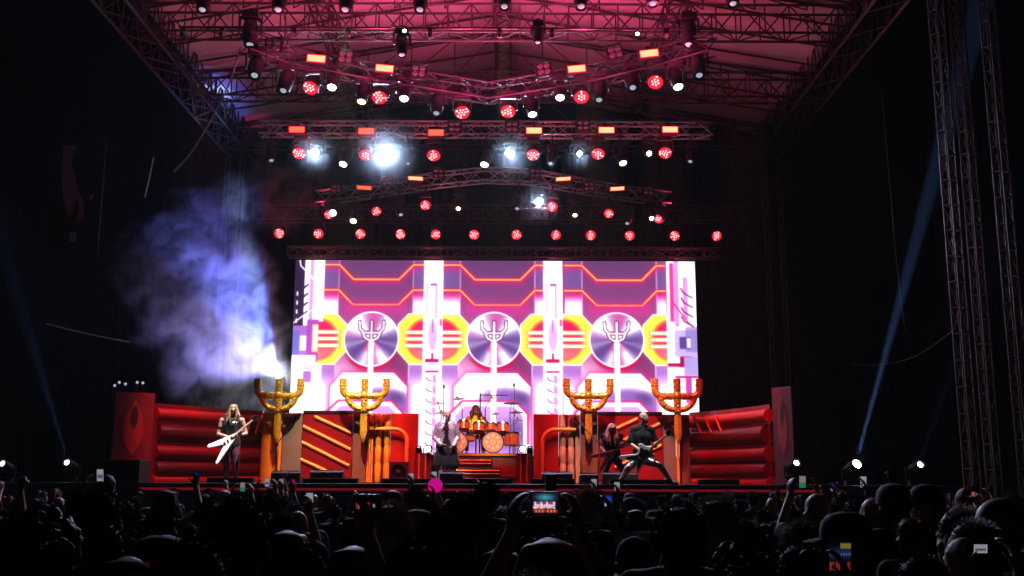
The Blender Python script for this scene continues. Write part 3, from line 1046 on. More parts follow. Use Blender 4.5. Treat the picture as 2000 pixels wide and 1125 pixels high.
L = [(650, 416, 'white_lens', 'mid', 'white beam lamp overlapping the leftmost red lamp of the bowed truss'), (1053, 394, 'white_hot', 'mid', 'large dazzling white lamp right of centre below the bowed truss'),
     (690, 432, 'yellow_lens', 'mid', 'yellow beam lamp left of centre below the bowed truss'), (895, 408, 'yellow_lens', 'small', 'small yellow beam lamp just left of centre below the bowed truss'),
     (1123, 421, 'yellow_lens', 'small', 'yellow beam lamp right of centre below the bowed truss'), (1273, 427, 'white_lens', 'small', 'small white lamp beside the rightmost red lamp of the bowed truss')]
for i, (x, y, ln, sz, lb) in enumerate(L):
    lp = P(x, y, depth3(x) - 0.35)
    t, pv, d = moving_head('beam', lp, 0, 24 if i < 2 else 50, 'beam_light', lb, 'stage light', ln, sz, 0.85, Z3 - .18)
    if ln in GLARE:
        light('beam', 'SPOT', lp + d * .04, (.5, .68, 1.0), GLARE[ln], t, aim=EYE, cone=150, blend=.6, radius=.1)
        lamp_halo(lp + d * .06, {'white_big': 1.3, 'white_hot': .85}[ln] * (1 if sz == 'mid' else .7), t['label'][:60].rsplit(' ', 1)[0])
for i, (x, y) in enumerate([(783, 420), (1010, 408), (1225, 437)]):
    moving_head('beam', P(x, y, depth3(x) - 0.2), -20 if x > 1000 else 30, 60, 'beam_light', f'{nth(i, 3)} of three unlit beam lamps below the bowed truss', 'stage light', 'dim_lens', 'small', 0.75, Z3 - .18, 'unlit beam lamps of the bowed truss')
# row of twelve above the wall
XS = [545, 622, 704, 782, 851, 926, 1009, 1086, 1154, 1230, 1318, 1400]
for i, x in enumerate(XS):
    lp = P(x, 456 + 5 * i / 11, 32.0)
    t, pv, d = moving_head('wash', lp, rng.uniform(-12, 12), rng.uniform(16, 26), 'wash_light', f'{nth(i, 12)} of twelve red wash lamps in the row above the video wall', 'stage light', scale=0.84, hang=lp.z + .62, group='row of twelve red wash lamps')
    if i in (1, 4, 7, 10):
        light('spill_fill', 'SPOT', lp + d * 0.3, RED, 150, t, aim=lp + d * 5, cone=150, blend=.6, radius=0.15)
# ---------------------------------------------------------------- the set on stage
M['set_red'] = mat('set_red', (0.42, 0.012, 0.012), 0.34, 0.4, vary=0.5, scale=1.6, bump=.15)
M['set_deepred'] = mat('set_deepred', (0.24, 0.008, 0.018), 0.3, 0.45, vary=0.5, scale=1.6, bump=.15)
M['set_wine'] = mat('set_wine', (0.1, 0.005, 0.012), 0.25, .4, vary=0.4, scale=1.0)
M['set_brown'] = mat('set_brown', (0.11, 0.04, 0.038), 0.45, vary=0.3, scale=2)
M['set_grey'] = mat('set_grey', (0.12, 0.085, 0.105), 0.5, vary=0.25, scale=2)
M['set_gold'] = mat('set_gold', (0.65, 0.30, 0.035), 0.32, 0.35, vary=0.35, scale=3)
M['set_orange'] = mat('set_orange', (0.72, 0.2, 0.03), 0.4, vary=0.2, scale=3)
M['set_silver'] = mat('set_silver', (0.5, 0.36, 0.33), 0.35, 0.3, vary=0.3, scale=4)
M['fork_gold'] = mat('fork_gold', (0.85, 0.56, 0.08), 0.26, 0.6, vary=0.6, scale=14, bump=0.6)
M['fork_copper'] = mat('fork_copper', (0.85, 0.38, 0.07), 0.26, 0.6, vary=0.6, scale=14, bump=0.6)

YS = 28.0                                  # depth of the set front
ZT = P(900, 808, YS).z                     # top of the set pieces


def sx(px, Y=YS, py=860):
    return P(px, py, Y).x


def sz(py, Y=YS):
    return P(950, py, Y).z


def slab(px0, px1, name, m, parent, Y=YS, depth=0.25, top=None, bot=None, bevel=0.012):
    a, b = sx(px0, Y), sx(px1, Y)
    z1 = ZT if top is None else sz(top, Y)
    z0 = DECK if bot is None else sz(bot, Y)
    return MB().box(((a + b) / 2, Y + depth / 2, (z0 + z1) / 2), (b - a, depth, z1 - z0)).build(name, m, parent, bevel=bevel)


def strip(p, q, r, name, m, parent):
    """half-round relief strip on a panel"""
    return MB().path([p, q], r, 10).build(name, m, parent, smooth=True)


def set_wing(side):
    """one wing of the machine-like set; side -1 left, 1 right"""
    lw = 'left' if side < 0 else 'right'
    if side < 0:
        X = dict(gold=(509, 549), grey=(551, 589), stripe=(590, 688), pillar=(689, 715), frame=(716, 730), p1=739, p2=756, red=(763, 816))
    else:
        X = dict(gold=(1322, 1349), grey=(1296, 1320), stripe=(1168, 1295), pillar=(1135, 1167), frame=(1123, 1133), p1=1115, p2=1099, red=(1042, 1091))
    t = thing('scenery_wall', f'red wall panel with a curved orange pipe on the {lw} of the drum riser', 'stage set', (sx(sum(X['red']) / 2), YS, DECK))
    slab(*X['red'], 'panel', M['set_red'], t)
    # arched pipe
    if side < 0:
        x0, x1, xb = 731, 772, 796
    else:
        x0, x1, xb = 1124, 1084, 1059
    zt, r = sz(839), abs(sx(xb) - sx(x1))
    pts = [Vector((sx(x0), YS - .16, zt)), Vector((sx(x1), YS - .16, zt))]
    sg = 1 if side < 0 else -1
    for k in range(1, 9):
        a = math.pi / 2 * k / 8
        pts.append(Vector((sx(x1) + sg * r * math.sin(a), YS - .16, zt - r * (1 - math.cos(a)))))
    pts.append(Vector((sx(xb), YS - .16, DECK + .02)))
    MB().path(pts, 0.055, 10).build('arched_pipe', M['set_orange'], t, smooth=True)
    t = thing('pipe_stack', f'pair of jointed upright {"gold" if side < 0 else "silver"} pipes on the {lw} set wing', 'pipes', (sx(X['p1']), YS, DECK))
    for xp in (X['p1'], X['p2']):
        c = Vector((sx(xp), YS + 0.02, 0))
        prof = []
        for za, zb in ((DECK, sz(905)), (sz(905), sz(871)), (sz(871), ZT)):
            prof += [(0.07, za + .01), (0.087, za + 0.06), (0.087, zb - .06), (0.07, zb - .01)]
        MB().lathe(prof, 18, 'Z', c).build('pipe', M['set_gold' if side < 0 else 'set_silver'], t, smooth=True)
    slab(*((730.5, 762.5) if side < 0 else (1091.5, 1122.5)), 'backing_panel', M['set_deepred'], t, Y=YS + .14, depth=.1)
    t = thing('scenery_upright', f'slim ribbed upright frame beside the pipes on the {lw} wing', 'stage set', (sx(X['frame'][0]), YS, DECK))
    a, b = X['frame']
    slab(a, b, 'post', M['set_brown'], t, depth=0.2)
    for k in range(3):
        x = sx(a + (b - a) * (0.2 + 0.3 * k))
        strip((x, YS - 0.005, DECK + .02), (x, YS - 0.005, ZT - .02), 0.02, 'rib', M['set_orange' if side < 0 else 'set_silver'], t)
    t = thing('set_pillar', f'dark brown pillar under the golden fork on the {lw} wing', 'pillar', (sx(sum(X['pillar']) / 2), YS, DECK))
    slab(*X['pillar'], 'column', M['set_brown'], t, Y=YS - .12, depth=0.4, top=800)
    slab(X['pillar'][0] + 3, X['pillar'][1] - 3, 'cap', M['black'], t, Y=YS - .06, depth=0.3, top=795, bot=799.5)
    t = thing('striped_panel', f'dark red panel with slanting orange bars on the {lw} wing', 'stage set', (sx(sum(X['stripe']) / 2), YS, DECK))
    slab(*X['stripe'], 'panel', M['set_deepred'], t, depth=0.2)
    slab(X['stripe'][0], X['stripe'][1], 'top_rail', M['black'], t, Y=YS - .03, depth=0.3, top=803, bot=808.5)
    if side < 0:
        bars = [((613, 815), (687, 848)), ((591, 834), (685, 879)), ((590, 865), (683, 911)), ((588, 898), (640, 922))]
    else:
        bars = [((1204, 836), (1246, 817)), ((1190, 872), (1290, 826)), ((1200, 912), (1292, 868))]
    for (ax, ay), (bx, by) in bars:
        strip((sx(ax), YS - .01, sz(ay)), (sx(bx), YS - .01, sz(by)), 0.05, 'bar', M['set_orange'], t)
    t = thing('set_pillar', f'grey-brown outer pillar with an orange edge on the {lw} wing', 'pillar', (sx(sum(X['grey']) / 2), YS, DECK))
    slab(*X['grey'], 'column', M['set_grey'], t, Y=YS - .05, depth=0.3)
    xo = X['gold'][1] if side < 0 else X['gold'][0]
    strip((sx(xo), YS - .12, DECK + .02), (sx(xo), YS - .12, ZT), 0.045, 'edge_tube', M['set_orange'], t)
    t = thing('gold_column', f'rounded golden column at the outer end of the {lw} wing', 'pillar', (sx(sum(X['gold']) / 2), YS, DECK))
    a, b = sx(X['gold'][0]), sx(X['gold'][1] - 7 if side < 0 else X['gold'][1])
    if side > 0:
        a = sx(X['gold'][0] + 6)
    r = (b - a) / 2
    MB().lathe([(r * 0.98, DECK), (r, DECK + .1), (r, ZT - .1), (r * .96, ZT)], 24, 'Z', ((a + b) / 2, YS + .1, 0)).build('drum', M['set_gold' if side < 0 else 'set_brown'], t, smooth=True)


set_wing(-1)
set_wing(1)


def pipe_wall(side):
    """curved outer wall made of fat horizontal tubes"""
    lw = 'left' if side < 0 else 'right'
    if side < 0:
        line = [P(508, 860, 28.2), P(455, 860, 27.7), P(400, 860, 26.9), P(345, 860, 26.1), P(293, 860, 25.4)]
    else:
        line = [P(1351, 860, 28.2), P(1392, 860, 27.6), P(1432, 860, 26.8), P(1472, 860, 25.9), P(1509, 860, 25.0)]
    t = thing('pipe_wall', f'curved red wall of fat horizontal tubes at the {lw} end of the stage', 'stage set', (line[2].x, line[2].y, DECK))
    H = ZT - DECK
    for zc, r, m in ((0.9, 0.16, 'set_red'), (0.66, 0.25, 'set_wine'), (0.4, 0.2, 'set_deepred'), (0.18, 0.22, 'set_wine'), (0.02, 0.16, 'set_red')):
        MB().path([(p.x, p.y + 0.1 + r * .78, DECK + H * zc) for p in line], r, 16).build('tube', M[m], t, smooth=True)
    back = MB()
    vs = []
    for p in line:
        vs += [(p.x, p.y + .16, DECK), (p.x, p.y + .16, ZT + .08), (p.x, p.y + .3, DECK), (p.x, p.y + .3, ZT + .08)]
    fs = []
    for i in range(len(line) - 1):
        a = 4 * i
        fs += [(a, a + 1, a + 5, a + 4), (a + 2, a + 6, a + 7, a + 3), (a + 1, a + 3, a + 7, a + 5), (a, a + 4, a + 6, a + 2)]
    fs += [(0, 2, 3, 1), (len(vs) - 4, len(vs) - 3, len(vs) - 1, len(vs) - 2)]
    back.add(vs, fs).build('backing', M['set_deepred'], t)
    # three slanting rings near the inner end
    xs = ((1360, 1372), (1376, 1388), (1392, 1402)) if side > 0 else ((500, 492), (487, 478), (474, 465))
    for a, b in xs:
        f = lambda px: float(np.interp(px, sorted([line[0].x, line[1].x, line[2].x]), [q.y for q in sorted(line[:3], key=lambda v: v.x)]))
        p0, p1 = P(a, 812, 27.6), P(b, 846, 27.6)
        p0.y, p1.y = f(p0.x) - .18, f(p1.x) - .16
        strip(p0, p1, 0.03, 'ring', M['set_orange' if side < 0 else 'set_red'], t)
    return t


pipe_wall(-1)
pipe_wall(1)

# upright end banners
M['banner'] = mat('banner', (0.2, 0.01, 0.02), 0.6, vary=0.4, scale=2)
M['banner_flame'] = mat('banner_flame', (0.5, 0.03, 0.02), 0.55, vary=0.5, scale=3)
M['banner_dark'] = mat('banner_dark', (0.05, 0.006, 0.01), 0.6, vary=0.4, scale=3)
for side, (a, b, Yb, top) in ((-1, (219, 282, 24.6, 765)), (1, (1513, 1540, 24.2, 758))):
    lw = 'left' if side < 0 else 'right'
    p, q = P(a, 860, Yb), P(b, 860, Yb)
    q.y += 0.5 * (1 if side < 0 else -1)
    zt = P((a + b) / 2, top, Yb).z
    ang = math.atan2(q.y - p.y, q.x - p.x)
    R = Matrix.Translation(((p.x + q.x) / 2, (p.y + q.y) / 2, 0)) @ Matrix.Rotation(ang, 4, 'Z')
    w, h = (q - p).length, zt - DECK
    t = thing('end_banner', f'tall dark red banner panel with a flame shape at the {lw} stage end', 'banner', mtx=R @ Matrix.Translation((0, 0, DECK)))
    put(MB().box((0, 0, h / 2), (w, 0.06, h)).mesh('panel', M['banner'], bevel=0.01), 'panel', t, Matrix.Identity(4))
    fl = [(0.0, .3), (.14, .42), (.2, .58), (.15, .74), (.06, .86), (0, .92), (-.05, .84), (-.15, .74), (-.22, .6), (-.15, .42)]
    put(MB().prism([(x * w * 1.3, z * h) for x, z in fl], -0.036, -0.045).mesh('flame_print', M['banner_flame']), 'flame_print', t, Matrix.Identity(4))
    fd = [(0, .58), (.07, .66), (.08, .78), (.02, .86), (-.06, .8), (-.07, .68)]
    put(MB().prism([(x * w * 1.3, z * h) for x, z in fd], -0.047, -0.053).mesh('dark_print', M['banner_dark']), 'dark_print', t, Matrix.Identity(4))
for i, (x, y) in enumerate([(222, 753), (231, 747), (243, 750), (266, 747), (277, 748)]):
    Yg = 24.8
    b0, tip = P(x, 764, Yg), P(x + 2, y, Yg)
    t = thing('gooseneck_lamp', f'{nth(i, 5)} of five tiny stick lamps on top of the left banner', 'lamp', b0, 'stick lamps on the left banner')
    MB().path([b0, b0.lerp(tip, .7), tip], 0.012, 6).build('stem', M['black_metal'], t)
    MB().ball(tip, 0.035, 8, 6).build('bulb', M['dim_lens'], t)

# ---------------------------------------------------------------- the four forks


def fork_mesh():
    mb = MB()
    # silhouette in metres, origin at the blade tip
    Hh = 1.72
    def arc(pts, n=6):
        out = []
        P_ = [Vector(p) for p in pts]
        for i in range(len(P_) - 1):
            p0, p1, p2, p3 = P_[max(i - 1, 0)], P_[i], P_[i + 1], P_[min(i + 2, len(P_) - 1)]
            for k in range(n):
                u = k / n
                out.append(0.5 * ((2 * p1) + (p2 - p0) * u + (2 * p0 - 5 * p1 + 4 * p2 - p3) * u * u + (3 * p1 - p0 - 3 * p2 + p3) * u ** 3))
        out.append(P_[-1])
        return out
    for s in (-1, 1):
        mb.path(arc([(s * .54, 0, 1.72), (s * .54, 0, 1.5), (s * .515, 0, 1.36), (s * .42, 0, 1.275), (s * .2, 0, 1.26), (0, 0, 1.27)]), 0.088, 12)
        mb.path(arc([(s * .44, 0, 1.3), (s * .37, 0, 1.1), (s * .25, 0, .97), (s * .12, 0, .92), (0, 0, .91)]), 0.076, 12)
        mb.lathe([(0.06, 0), (0.088, 0.01), (0.088, 0.05), (0.06, 0.06)], 14, 'Z', (s * .54, 0, 1.665))
    mb.path([(0, 0, 1.72), (0, 0, 1.2), (0, 0, .85)], [0.085, 0.085, 0.088], 12)
    mb.lathe([(0.06, 0), (0.09, 0.01), (0.09, 0.05), (0.06, 0.06)], 14, 'Z', (0, 0, 1.665))
    mb.ball((0, -.05, 1.28), (0.1, .07, .1))
    for s in (-1, 1):                      # raised collars and studs along the arms
        for x_, z_, r_ in ((.54, 1.55, .1), (.3, 1.268, .1), (.16, 1.262, .1)):
            if x_ > .5:
                mb.lathe([(r_ * .85, -.03), (r_, -.015), (r_, .015), (r_ * .85, .03)], 12, 'Z', (s * x_, 0, z_))
            else:
                mb.lathe([(r_ * .85, -.03), (r_, -.015), (r_, .015), (r_ * .85, .03)], 12, 'X', (s * x_, 0, z_))
        for x_, z_ in ((.54, 1.62), (.53, 1.46), (.47, 1.32), (.23, 1.26), (.4, 1.18), (.32, 1.03), (.2, .95), (.1, .92)):
            mb.ball((s * x_, -.08, z_), .026, 8, 6)
    for z_ in (1.6, 1.45, 1.1, 1.0, .88):
        mb.ball((0, -.085, z_), .03, 8, 6)
        mb.lathe([(.08, -.02), (.098, -.01), (.098, .01), (.08, .02)], 12, 'Z', (0, 0, z_ + .05))
    head = mb.mesh('fork_head', M['fork_gold'], smooth=True)
    bl = MB()
    prof = [(0.0, 0.0), (0.06, 0.14), (0.095, 0.3), (0.092, 0.6), (0.085, 0.88)]
    vs, fs = [], []
    for r, z in prof:
        vs += [(-r, 0, z), (0, -0.05 if z > 0 else 0, z), (r, 0, z), (0, 0.05 if z > 0 else 0, z)]
    for i in range(len(prof) - 1):
        for k in range(4):
            a = 4 * i
            fs.append((a + k, a + (k + 1) % 4, a + 4 + (k + 1) % 4, a + 4 + k))
    fs.append(tuple(range(len(vs) - 4, len(vs))))
    blade = bl.add(vs, fs).mesh('blade', M['fork_gold'])
    return head, blade


fh, fb = fork_mesh()
fh2, fb2 = fh.copy(), fb.copy()
for m_ in (fh2, fb2):
    m_.materials[0] = M['fork_copper']
for x, y, gold, w in ((540, 866, 1, 'leftmost golden fork emblem standing in the smoke glow'), (709, 866, 1, 'golden fork emblem standing on the pillar left of the drums'),
                      (1150, 867, 0, 'copper fork emblem standing on the pillar right of the drums'), (1325, 870, 0, 'rightmost copper fork emblem near the end of the video wall')):
    Yk = YS - 0.55
    b0 = P(x, y, Yk)
    t = thing('fork_emblem', w, 'emblem', b0, 'fork emblems on the set')
    s = (P(x, 740, Yk).z - b0.z) / 1.72
    put(fh if gold else fh2, 'fork_head', t, Matrix.Scale(s, 4) @ Matrix.Scale(1.08, 4, (1, 0, 0)))
    put(fb if gold else fb2, 'blade', t, Matrix.Scale(s, 4))
    bar(b0 + Vector((0, .07, .5)), b0 + Vector((0, .42, .5)), 0.03, M['black_metal'], t, 'bracket')
    MB().box(b0 + Vector((0, .28, .95)), (0.24, .3, .1)).build('cradle', M['black'], t, bevel=.01)

# ---------------------------------------------------------------- drum riser, steps, side lamps
RZ = P(950, 885, 27.2).z
t = thing('drum_riser', 'brown drum riser with gold edged top in the stage centre', 'riser', (sx(948), 27.9, DECK))
a, b = sx(858, 27.2), sx(1017, 27.2)
MB().box(((a + b) / 2, 28.35, (DECK + RZ) / 2), (b - a, 2.3, RZ - DECK)).build('body', M['set_brown'], t, bevel=.01)
MB().box(((a + b) / 2, 27.185, RZ - .045), (b - a, .03, .05)).build('edge_strip', M['set_gold'], t)
MB().box((sx(988, 27.2), 27.185, sz(920, 27.2)), (0.62, .03, .3)).build('front_panel', M['set_red'], t)
st_ = thing('stage_steps', 'three broad gold striped steps in front of the drum riser', 'steps', (sx(930), 26.6, DECK))
for k, (x0, x1, y1) in enumerate(((884, 962, 893), (889, 978, 915), (894, 990, 935))):
    yy = 27.17 - .32 * (k + 1)
    zt = RZ - .13 - k * .26
    xa, xb = sx(x0, yy), sx(x1, yy)
    zt = max(zt, DECK + .09)
    s_ = MB().box(((xa + xb) / 2, yy + .155, (DECK + zt) / 2), (xb - xa, .31, zt - DECK)).build('step', M['set_brown'], st_, bevel=.01)
    for j, zz in enumerate((.07, .15)):
        if zt - zz > DECK + .03:
            strip((xa + .03, yy - .005, zt - zz), (xb - .03, yy - .005, zt - zz), .022, 'stripe', M['set_orange' if j else 'set_gold'], s_)
M['pink_hot'] = mat('pink_hot', (0.1, 0.1, 0.1), 0.4, emit=(1.0, 0.55, 0.72), strength=22.0)
for side, (xa, xb, xl_, yl) in ((-1, (809, 842, 836, 877)), (1, (1008, 1038, 1021, 877))):
    lw = 'left' if side < 0 else 'right'
    Yc = 27.0
    t = thing('riser_column', f'short ribbed orange column {lw} of the drum riser', 'pillar', (sx((xa + xb) / 2, Yc), Yc, DECK))
    x0, x1 = sx(xa, Yc), sx(xb, Yc)
    z1 = sz(885, Yc)
    MB().box(((x0 + x1) / 2, Yc + .2, (DECK + z1) / 2), (x1 - x0, .4, z1 - DECK)).build('body', M['set_deepred'], t, bevel=.01)
    for k in range(5):
        x = x0 + (x1 - x0) * (k + .5) / 5
        strip((x, Yc, DECK + .02), (x, Yc, z1 - .02), 0.022, 'rib', M['set_orange' if k in (3, 1) else 'set_brown'], t)
    lp = P(xl_, yl, Yc - .1)
    t2, pv, d = moving_head('beam', lp, 0, 3, 'floor_lamp', f'pink glowing lamp standing on the {lw} riser column', 'stage light', 'pink_hot', 'mid', 0.62, stand=True)
    t3, pv, d = moving_head('beam', P(xl_ + (-18 if side < 0 else 14), yl - 4, Yc), 0, -60, 'floor_lamp', f'dark lamp tilted up on the {lw} riser column', 'stage light', 'dim_lens', 'small', 0.5, stand=True)

# speaker cabinet, wedges, footlights
M['cab'] = mat('cab', (0.05, 0.02, 0.025), 0.6, vary=.3)
Yc = 26.2
t = thing('speaker_cabinet', 'square dark speaker cabinet with round cone left of the singer', 'speaker', (sx(780, Yc), Yc, DECK))
x0, x1, z1 = sx(761, Yc), sx(798, Yc), sz(902, Yc)
MB().box(((x0 + x1) / 2, Yc + .2, (DECK + z1) / 2), (x1 - x0, .4, z1 - DECK)).build('box', M['cab'], t, bevel=.015)
cz_ = (DECK + z1) / 2
MB().lathe([(.2, .0), (.2, -.02), (.17, -.02), (.15, -.004), (.06, .02)], 24, 'Y', ((x0 + x1) / 2, Yc - .004, cz_)).build('cone', M['black'], t, smooth=True)
MB().ball(((x0 + x1) / 2, Yc - .005, cz_), (.06, .03, .06)).build('dust_cap', M['cab'], t, smooth=True)
M['wedge'] = mat('wedge', (0.03, 0.012, 0.016), 0.5, vary=.3)
L = [(608, 671, 920, 23.6, 'between the left guitarist and centre'), (532, 588, 922, 23.5, 'behind the phones left of centre'), (860, 905, 922, 24.2, 'at the feet of the singer'),
     (1058, 1118, 922, 23.8, 'right of the drum riser'), (1132, 1168, 924, 24.0, 'left of the microphone stand on the right'), (1176, 1246, 922, 23.9, 'in front of the long haired guitarist')]
for a, b, y, Yw, w in L:
    x0, x1 = sx(a, Yw), sx(b, Yw)
    z1 = sz(y, Yw)
    t = thing('monitor_wedge', f'low dark floor monitor {w}', 'speaker', ((x0 + x1) / 2, Yw, DECK))
    vs = [(x0, Yw, DECK), (x1, Yw, DECK), (x1, Yw + .45, DECK), (x0, Yw + .45, DECK), (x0, Yw, z1 - .04), (x1, Yw, z1 - .04), (x1, Yw + .1, z1), (x0, Yw + .1, z1), (x1, Yw + .45, DECK + .12), (x0, Yw + .45, DECK + .12)]
    MB().add(vs, [(0, 1, 5, 4), (4, 5, 6, 7), (7, 6, 8, 9), (9, 8, 2, 3), (0, 3, 2, 1), (0, 4, 7, 9, 3), (1, 2, 8, 6, 5)]).build('box', M['wedge'], t, bevel=.008)
    R = Matrix.Rotation(math.atan2(z1 - DECK - .12, .35), 3, 'X')
    MB().box(((x0 + x1) / 2, Yw + .278, (z1 + DECK + .12) / 2 + .012), (x1 - x0 - .06, .36, .012), Matrix.Rotation(-math.atan2(z1 - DECK - .12, .35), 3, 'X')).build('grille', M['black'], t)
M['foot_glow'] = mat('foot_glow', (.05, 0, 0), .4, emit=(1, .02, .06), strength=1.2)
for i, (a, b) in enumerate([(410, 500), (596, 702), (748, 850), (905, 1000), (1036, 1122), (1190, 1310), (1360, 1440)]):
    Yw = 22.62
    x0, x1 = sx(a, Yw), sx(b, Yw)
    t = thing('footlight_batten', f'{nth(i, 7)} of seven black footlight bars along the stage edge', 'stage light', ((x0 + x1) / 2, Yw, DECK), 'footlight bars')
    MB().box(((x0 + x1) / 2, Yw, DECK + .06), (x1 - x0, .16, .11)).build('housing', M['black'], t, bevel=.01)
    MB().box(((x0 + x1) / 2, Yw + .0845, DECK + .075), (x1 - x0 - .08, .008, .06)).build('lens_strip', M['foot_glow'], t)
M['edge_glow'] = mat('edge_glow', (.05, 0, 0), .4, emit=(1, .02, .06), strength=.14)
t = thing('stage_edge_light', 'thin red glowing strip along the stage front edge', 'stage light', (XC, 22.22, DECK))
MB().box((XC, 22.235, DECK - .12), (15.0, .02, .05)).build('strip', M['edge_glow'], t)
MB().box((XC, 22.242, DECK - .12), (15.2, .012, .1)).build('channel', M['black'], t)

# microphone stands


def mic_stand(label, base, top, boom_end, boom_tail=None, glow=False):
    t = thing('microphone_stand', label, 'microphone stand', base)
    base, top, e = Vector(base), Vector(top), Vector(boom_end)
    for k in range(3):
        a = 2 * math.pi * k / 3 + .4
        bar(base + Vector((0, 0, .12)), base + Vector((.28 * math.cos(a), .28 * math.sin(a), .012)), .012, M['black_metal'], t, 'foot')
    bar(base + Vector((0, 0, .1)), top, .013, M['chrome'], t, 'pole')
    d = (e - top).normalized()
    bar(top - d * .25, e, .011, M['chrome'], t, 'boom')
    MB().ball(top, .03, 8, 6).build('clutch', M['black'], t)
    MB().path([e - d * .02, e + d * .12, e + d * .17], [.014, .018, .026], 10).build('microphone', M['black'], t, smooth=True)
    return t


Ym = 23.9
bz = lambda px: Vector((P(px, 900, Ym).x, Ym, DECK))
mic_stand('microphone stand with long boom beside the left guitarist', bz(539), P(541, 868, Ym), P(571, 826, Ym))
mic_stand('microphone stand with boom rising left beside the long haired guitarist', bz(1169), P(1171, 866, Ym), P(1131, 826, Ym))

# ---------------------------------------------------------------- drum kit
M['drum_red'] = mat('drum_red', (0.3, 0.05, 0.03), 0.2, 0.45, vary=.4, scale=12)
M['drum_skin'] = mat('drum_skin', (0.26, 0.12, 0.1), 0.5, vary=.3, scale=6)
M['drum_print'] = mat('drum_print', (0.42, 0.27, 0.2), 0.5, vary=.3, scale=6)
M['cymbal'] = mat('cymbal', (0.55, 0.2, 0.08), 0.25, 0.8, vary=.3, scale=4)
YD = 28.2
kit = thing('drum_kit', 'red drum kit with many cymbals on the riser', 'drum kit', (sx(945, YD), YD, RZ))


def drum(c, r, h, ax, name, tilt=0):
    c = Vector(c)
    if ax == 'Y':
        o = MB().lathe([(r, -h / 2), (r * 1.0, h / 2)], 26, 'Y', c).build(name, M['drum_red'], kit, smooth=True)
        MB().lathe([(r * 1.05, -.02), (r * 1.05, .02), (r * .96, .02), (r * .96, -.02), (r * 1.05, -.02)], 26, 'Y', c - Vector((0, h / 2, 0)), False).build('hoop', M['chrome'], o, smooth=True)
        s = MB().lathe([(r * .955, 0), (r * .955, .008)], 26, 'Y', c - Vector((0, h / 2 + .006, 0))).build('skin', M['drum_skin'], o)
    else:
        R = Matrix.Rotation(tilt, 3, 'X')
        mb = MB().lathe([(r, -h / 2), (r, h / 2)], 20)
        mb.v = [tuple(c + R @ Vector(v)) for v in mb.v]
        o = mb.build(name, M['drum_red'], kit, smooth=True)
        mb = MB().lathe([(r * 1.06, h / 2 - .03), (r * 1.06, h / 2 + .01), (r * .95, h / 2 + .01), (r * .95, h / 2 - .03)], 20, cap=False)
        mb.v = [tuple(c + R @ Vector(v)) for v in mb.v]
        mb.build('hoop', M['chrome'], o, smooth=True)
        mb = MB().lathe([(r * .94, h / 2 - .002), (r * .94, h / 2 + .006)], 20)
        mb.v = [tuple(c + R @ Vector(v)) for v in mb.v]
        mb.build('skin', M['drum_skin'], o)
    return o


for x in (963, 893):
    c = P(x, 860, YD - .2)
    c.z = RZ + .31
    d_ = drum(c, .29, .42, 'Y', 'bass_drum')
    for k in range(8):                    # ring of round marks printed on the front skin
        a = 2 * math.pi * k / 8
        q = c + Vector((.17 * math.cos(a), -.222, .17 * math.sin(a)))
        MB().lathe([(.045, 0), (.045, .004)], 10, 'Y', q).build('skin_mark', M['drum_print'], d_)
    MB().lathe([(.07, 0), (.07, .004), (.04, .004), (.04, 0)], 14, 'Y', c + Vector((0, -.222, 0)), False).build('skin_mark', M['drum_print'], d_)
for x, y, r, h, tl in ((905, 832, .17, .24, -.35), (935, 836, .17, .24, -.35), (958, 835, .15, .2, -.3), (982, 838, .18, .26, -.4), (1000, 858, .22, .34, -.1), (878, 850, .2, .3, -.1), (916, 856, .18, .15, -.1)):
    drum(P(x, y, YD + .1), r, h, 'Z', 'tom', tl)
for x, y, wpx, base in ((893, 779, 32, 903), (960, 778, 34, 948), (855, 789, 34, 862), (1000, 787, 34, 996), (1008, 805, 28, 1002), (968, 808, 18, 972), (1011, 820, 26, 1006), (862, 806, 30, 868), (878, 824, 22, 880)):
    c = P(x, y, YD + .25)
    r = wpx / 2 * YD / F
    b = Vector((P(base, y, YD + .25).x, YD + .25, RZ))
    tilt = Matrix.Rotation(random.uniform(-.12, .16), 3, 'X') @ Matrix.Rotation(random.uniform(-.15, .15), 3, 'Y')
    mb = MB().lathe([(r, -.012), (r * .6, .012), (r * .2, .03), (r * .12, .055), (.01, .06)], 24)
    mb.v = [tuple(c + tilt @ Vector(v)) for v in mb.v]
    mb.build('cymbal', M['cymbal'], kit, smooth=True)
    bar(b, (b.x, b.y, c.z - .3), .016, M['chrome'], kit, 'stand')
    bar((b.x, b.y, c.z - .3), c + Vector((0, 0, .08)), .01, M['chrome'], kit, 'stand')
pz = P(938, 768, YD + .2)
bar(Vector((pz.x, pz.y, RZ)), pz + Vector((0, 0, .0)), .02, M['black_metal'], kit, 'rack_post')
bar(pz - Vector((0, 0, .05)), P(992, 772, YD + .2), .014, M['black_metal'], kit, 'rack_bar')
for x, y in ((867, 755), (1004, 752)):
    q = P(x, y, YD + .3)
    bar((q.x, q.y, RZ), q, .012, M['chrome'], kit, 'stand')
    MB().ball(q, (.03, .03, .06), 8, 6).build('overhead_microphone', M['black'], kit)
for x in (903, 936, 995):
    q = P(x, 848, YD - .1)
    bar((q.x, q.y, RZ), q, .02, M['chrome'], kit, 'stand')
_r = random.Random(5)
for k in range(46):
    q = P(_r.uniform(868, 1014), _r.uniform(826, 872), YD + _r.uniform(-.15, .3))
    MB().tube(q, q + Vector((_r.uniform(-.05, .05), 0, _r.uniform(-.08, .08))), .014, n=6).build('clamp', M['chrome'], kit)
t = thing('drum_stool', 'small round drum stool behind the kit', 'stool', (sx(929, YD + .75), YD + .75, RZ))
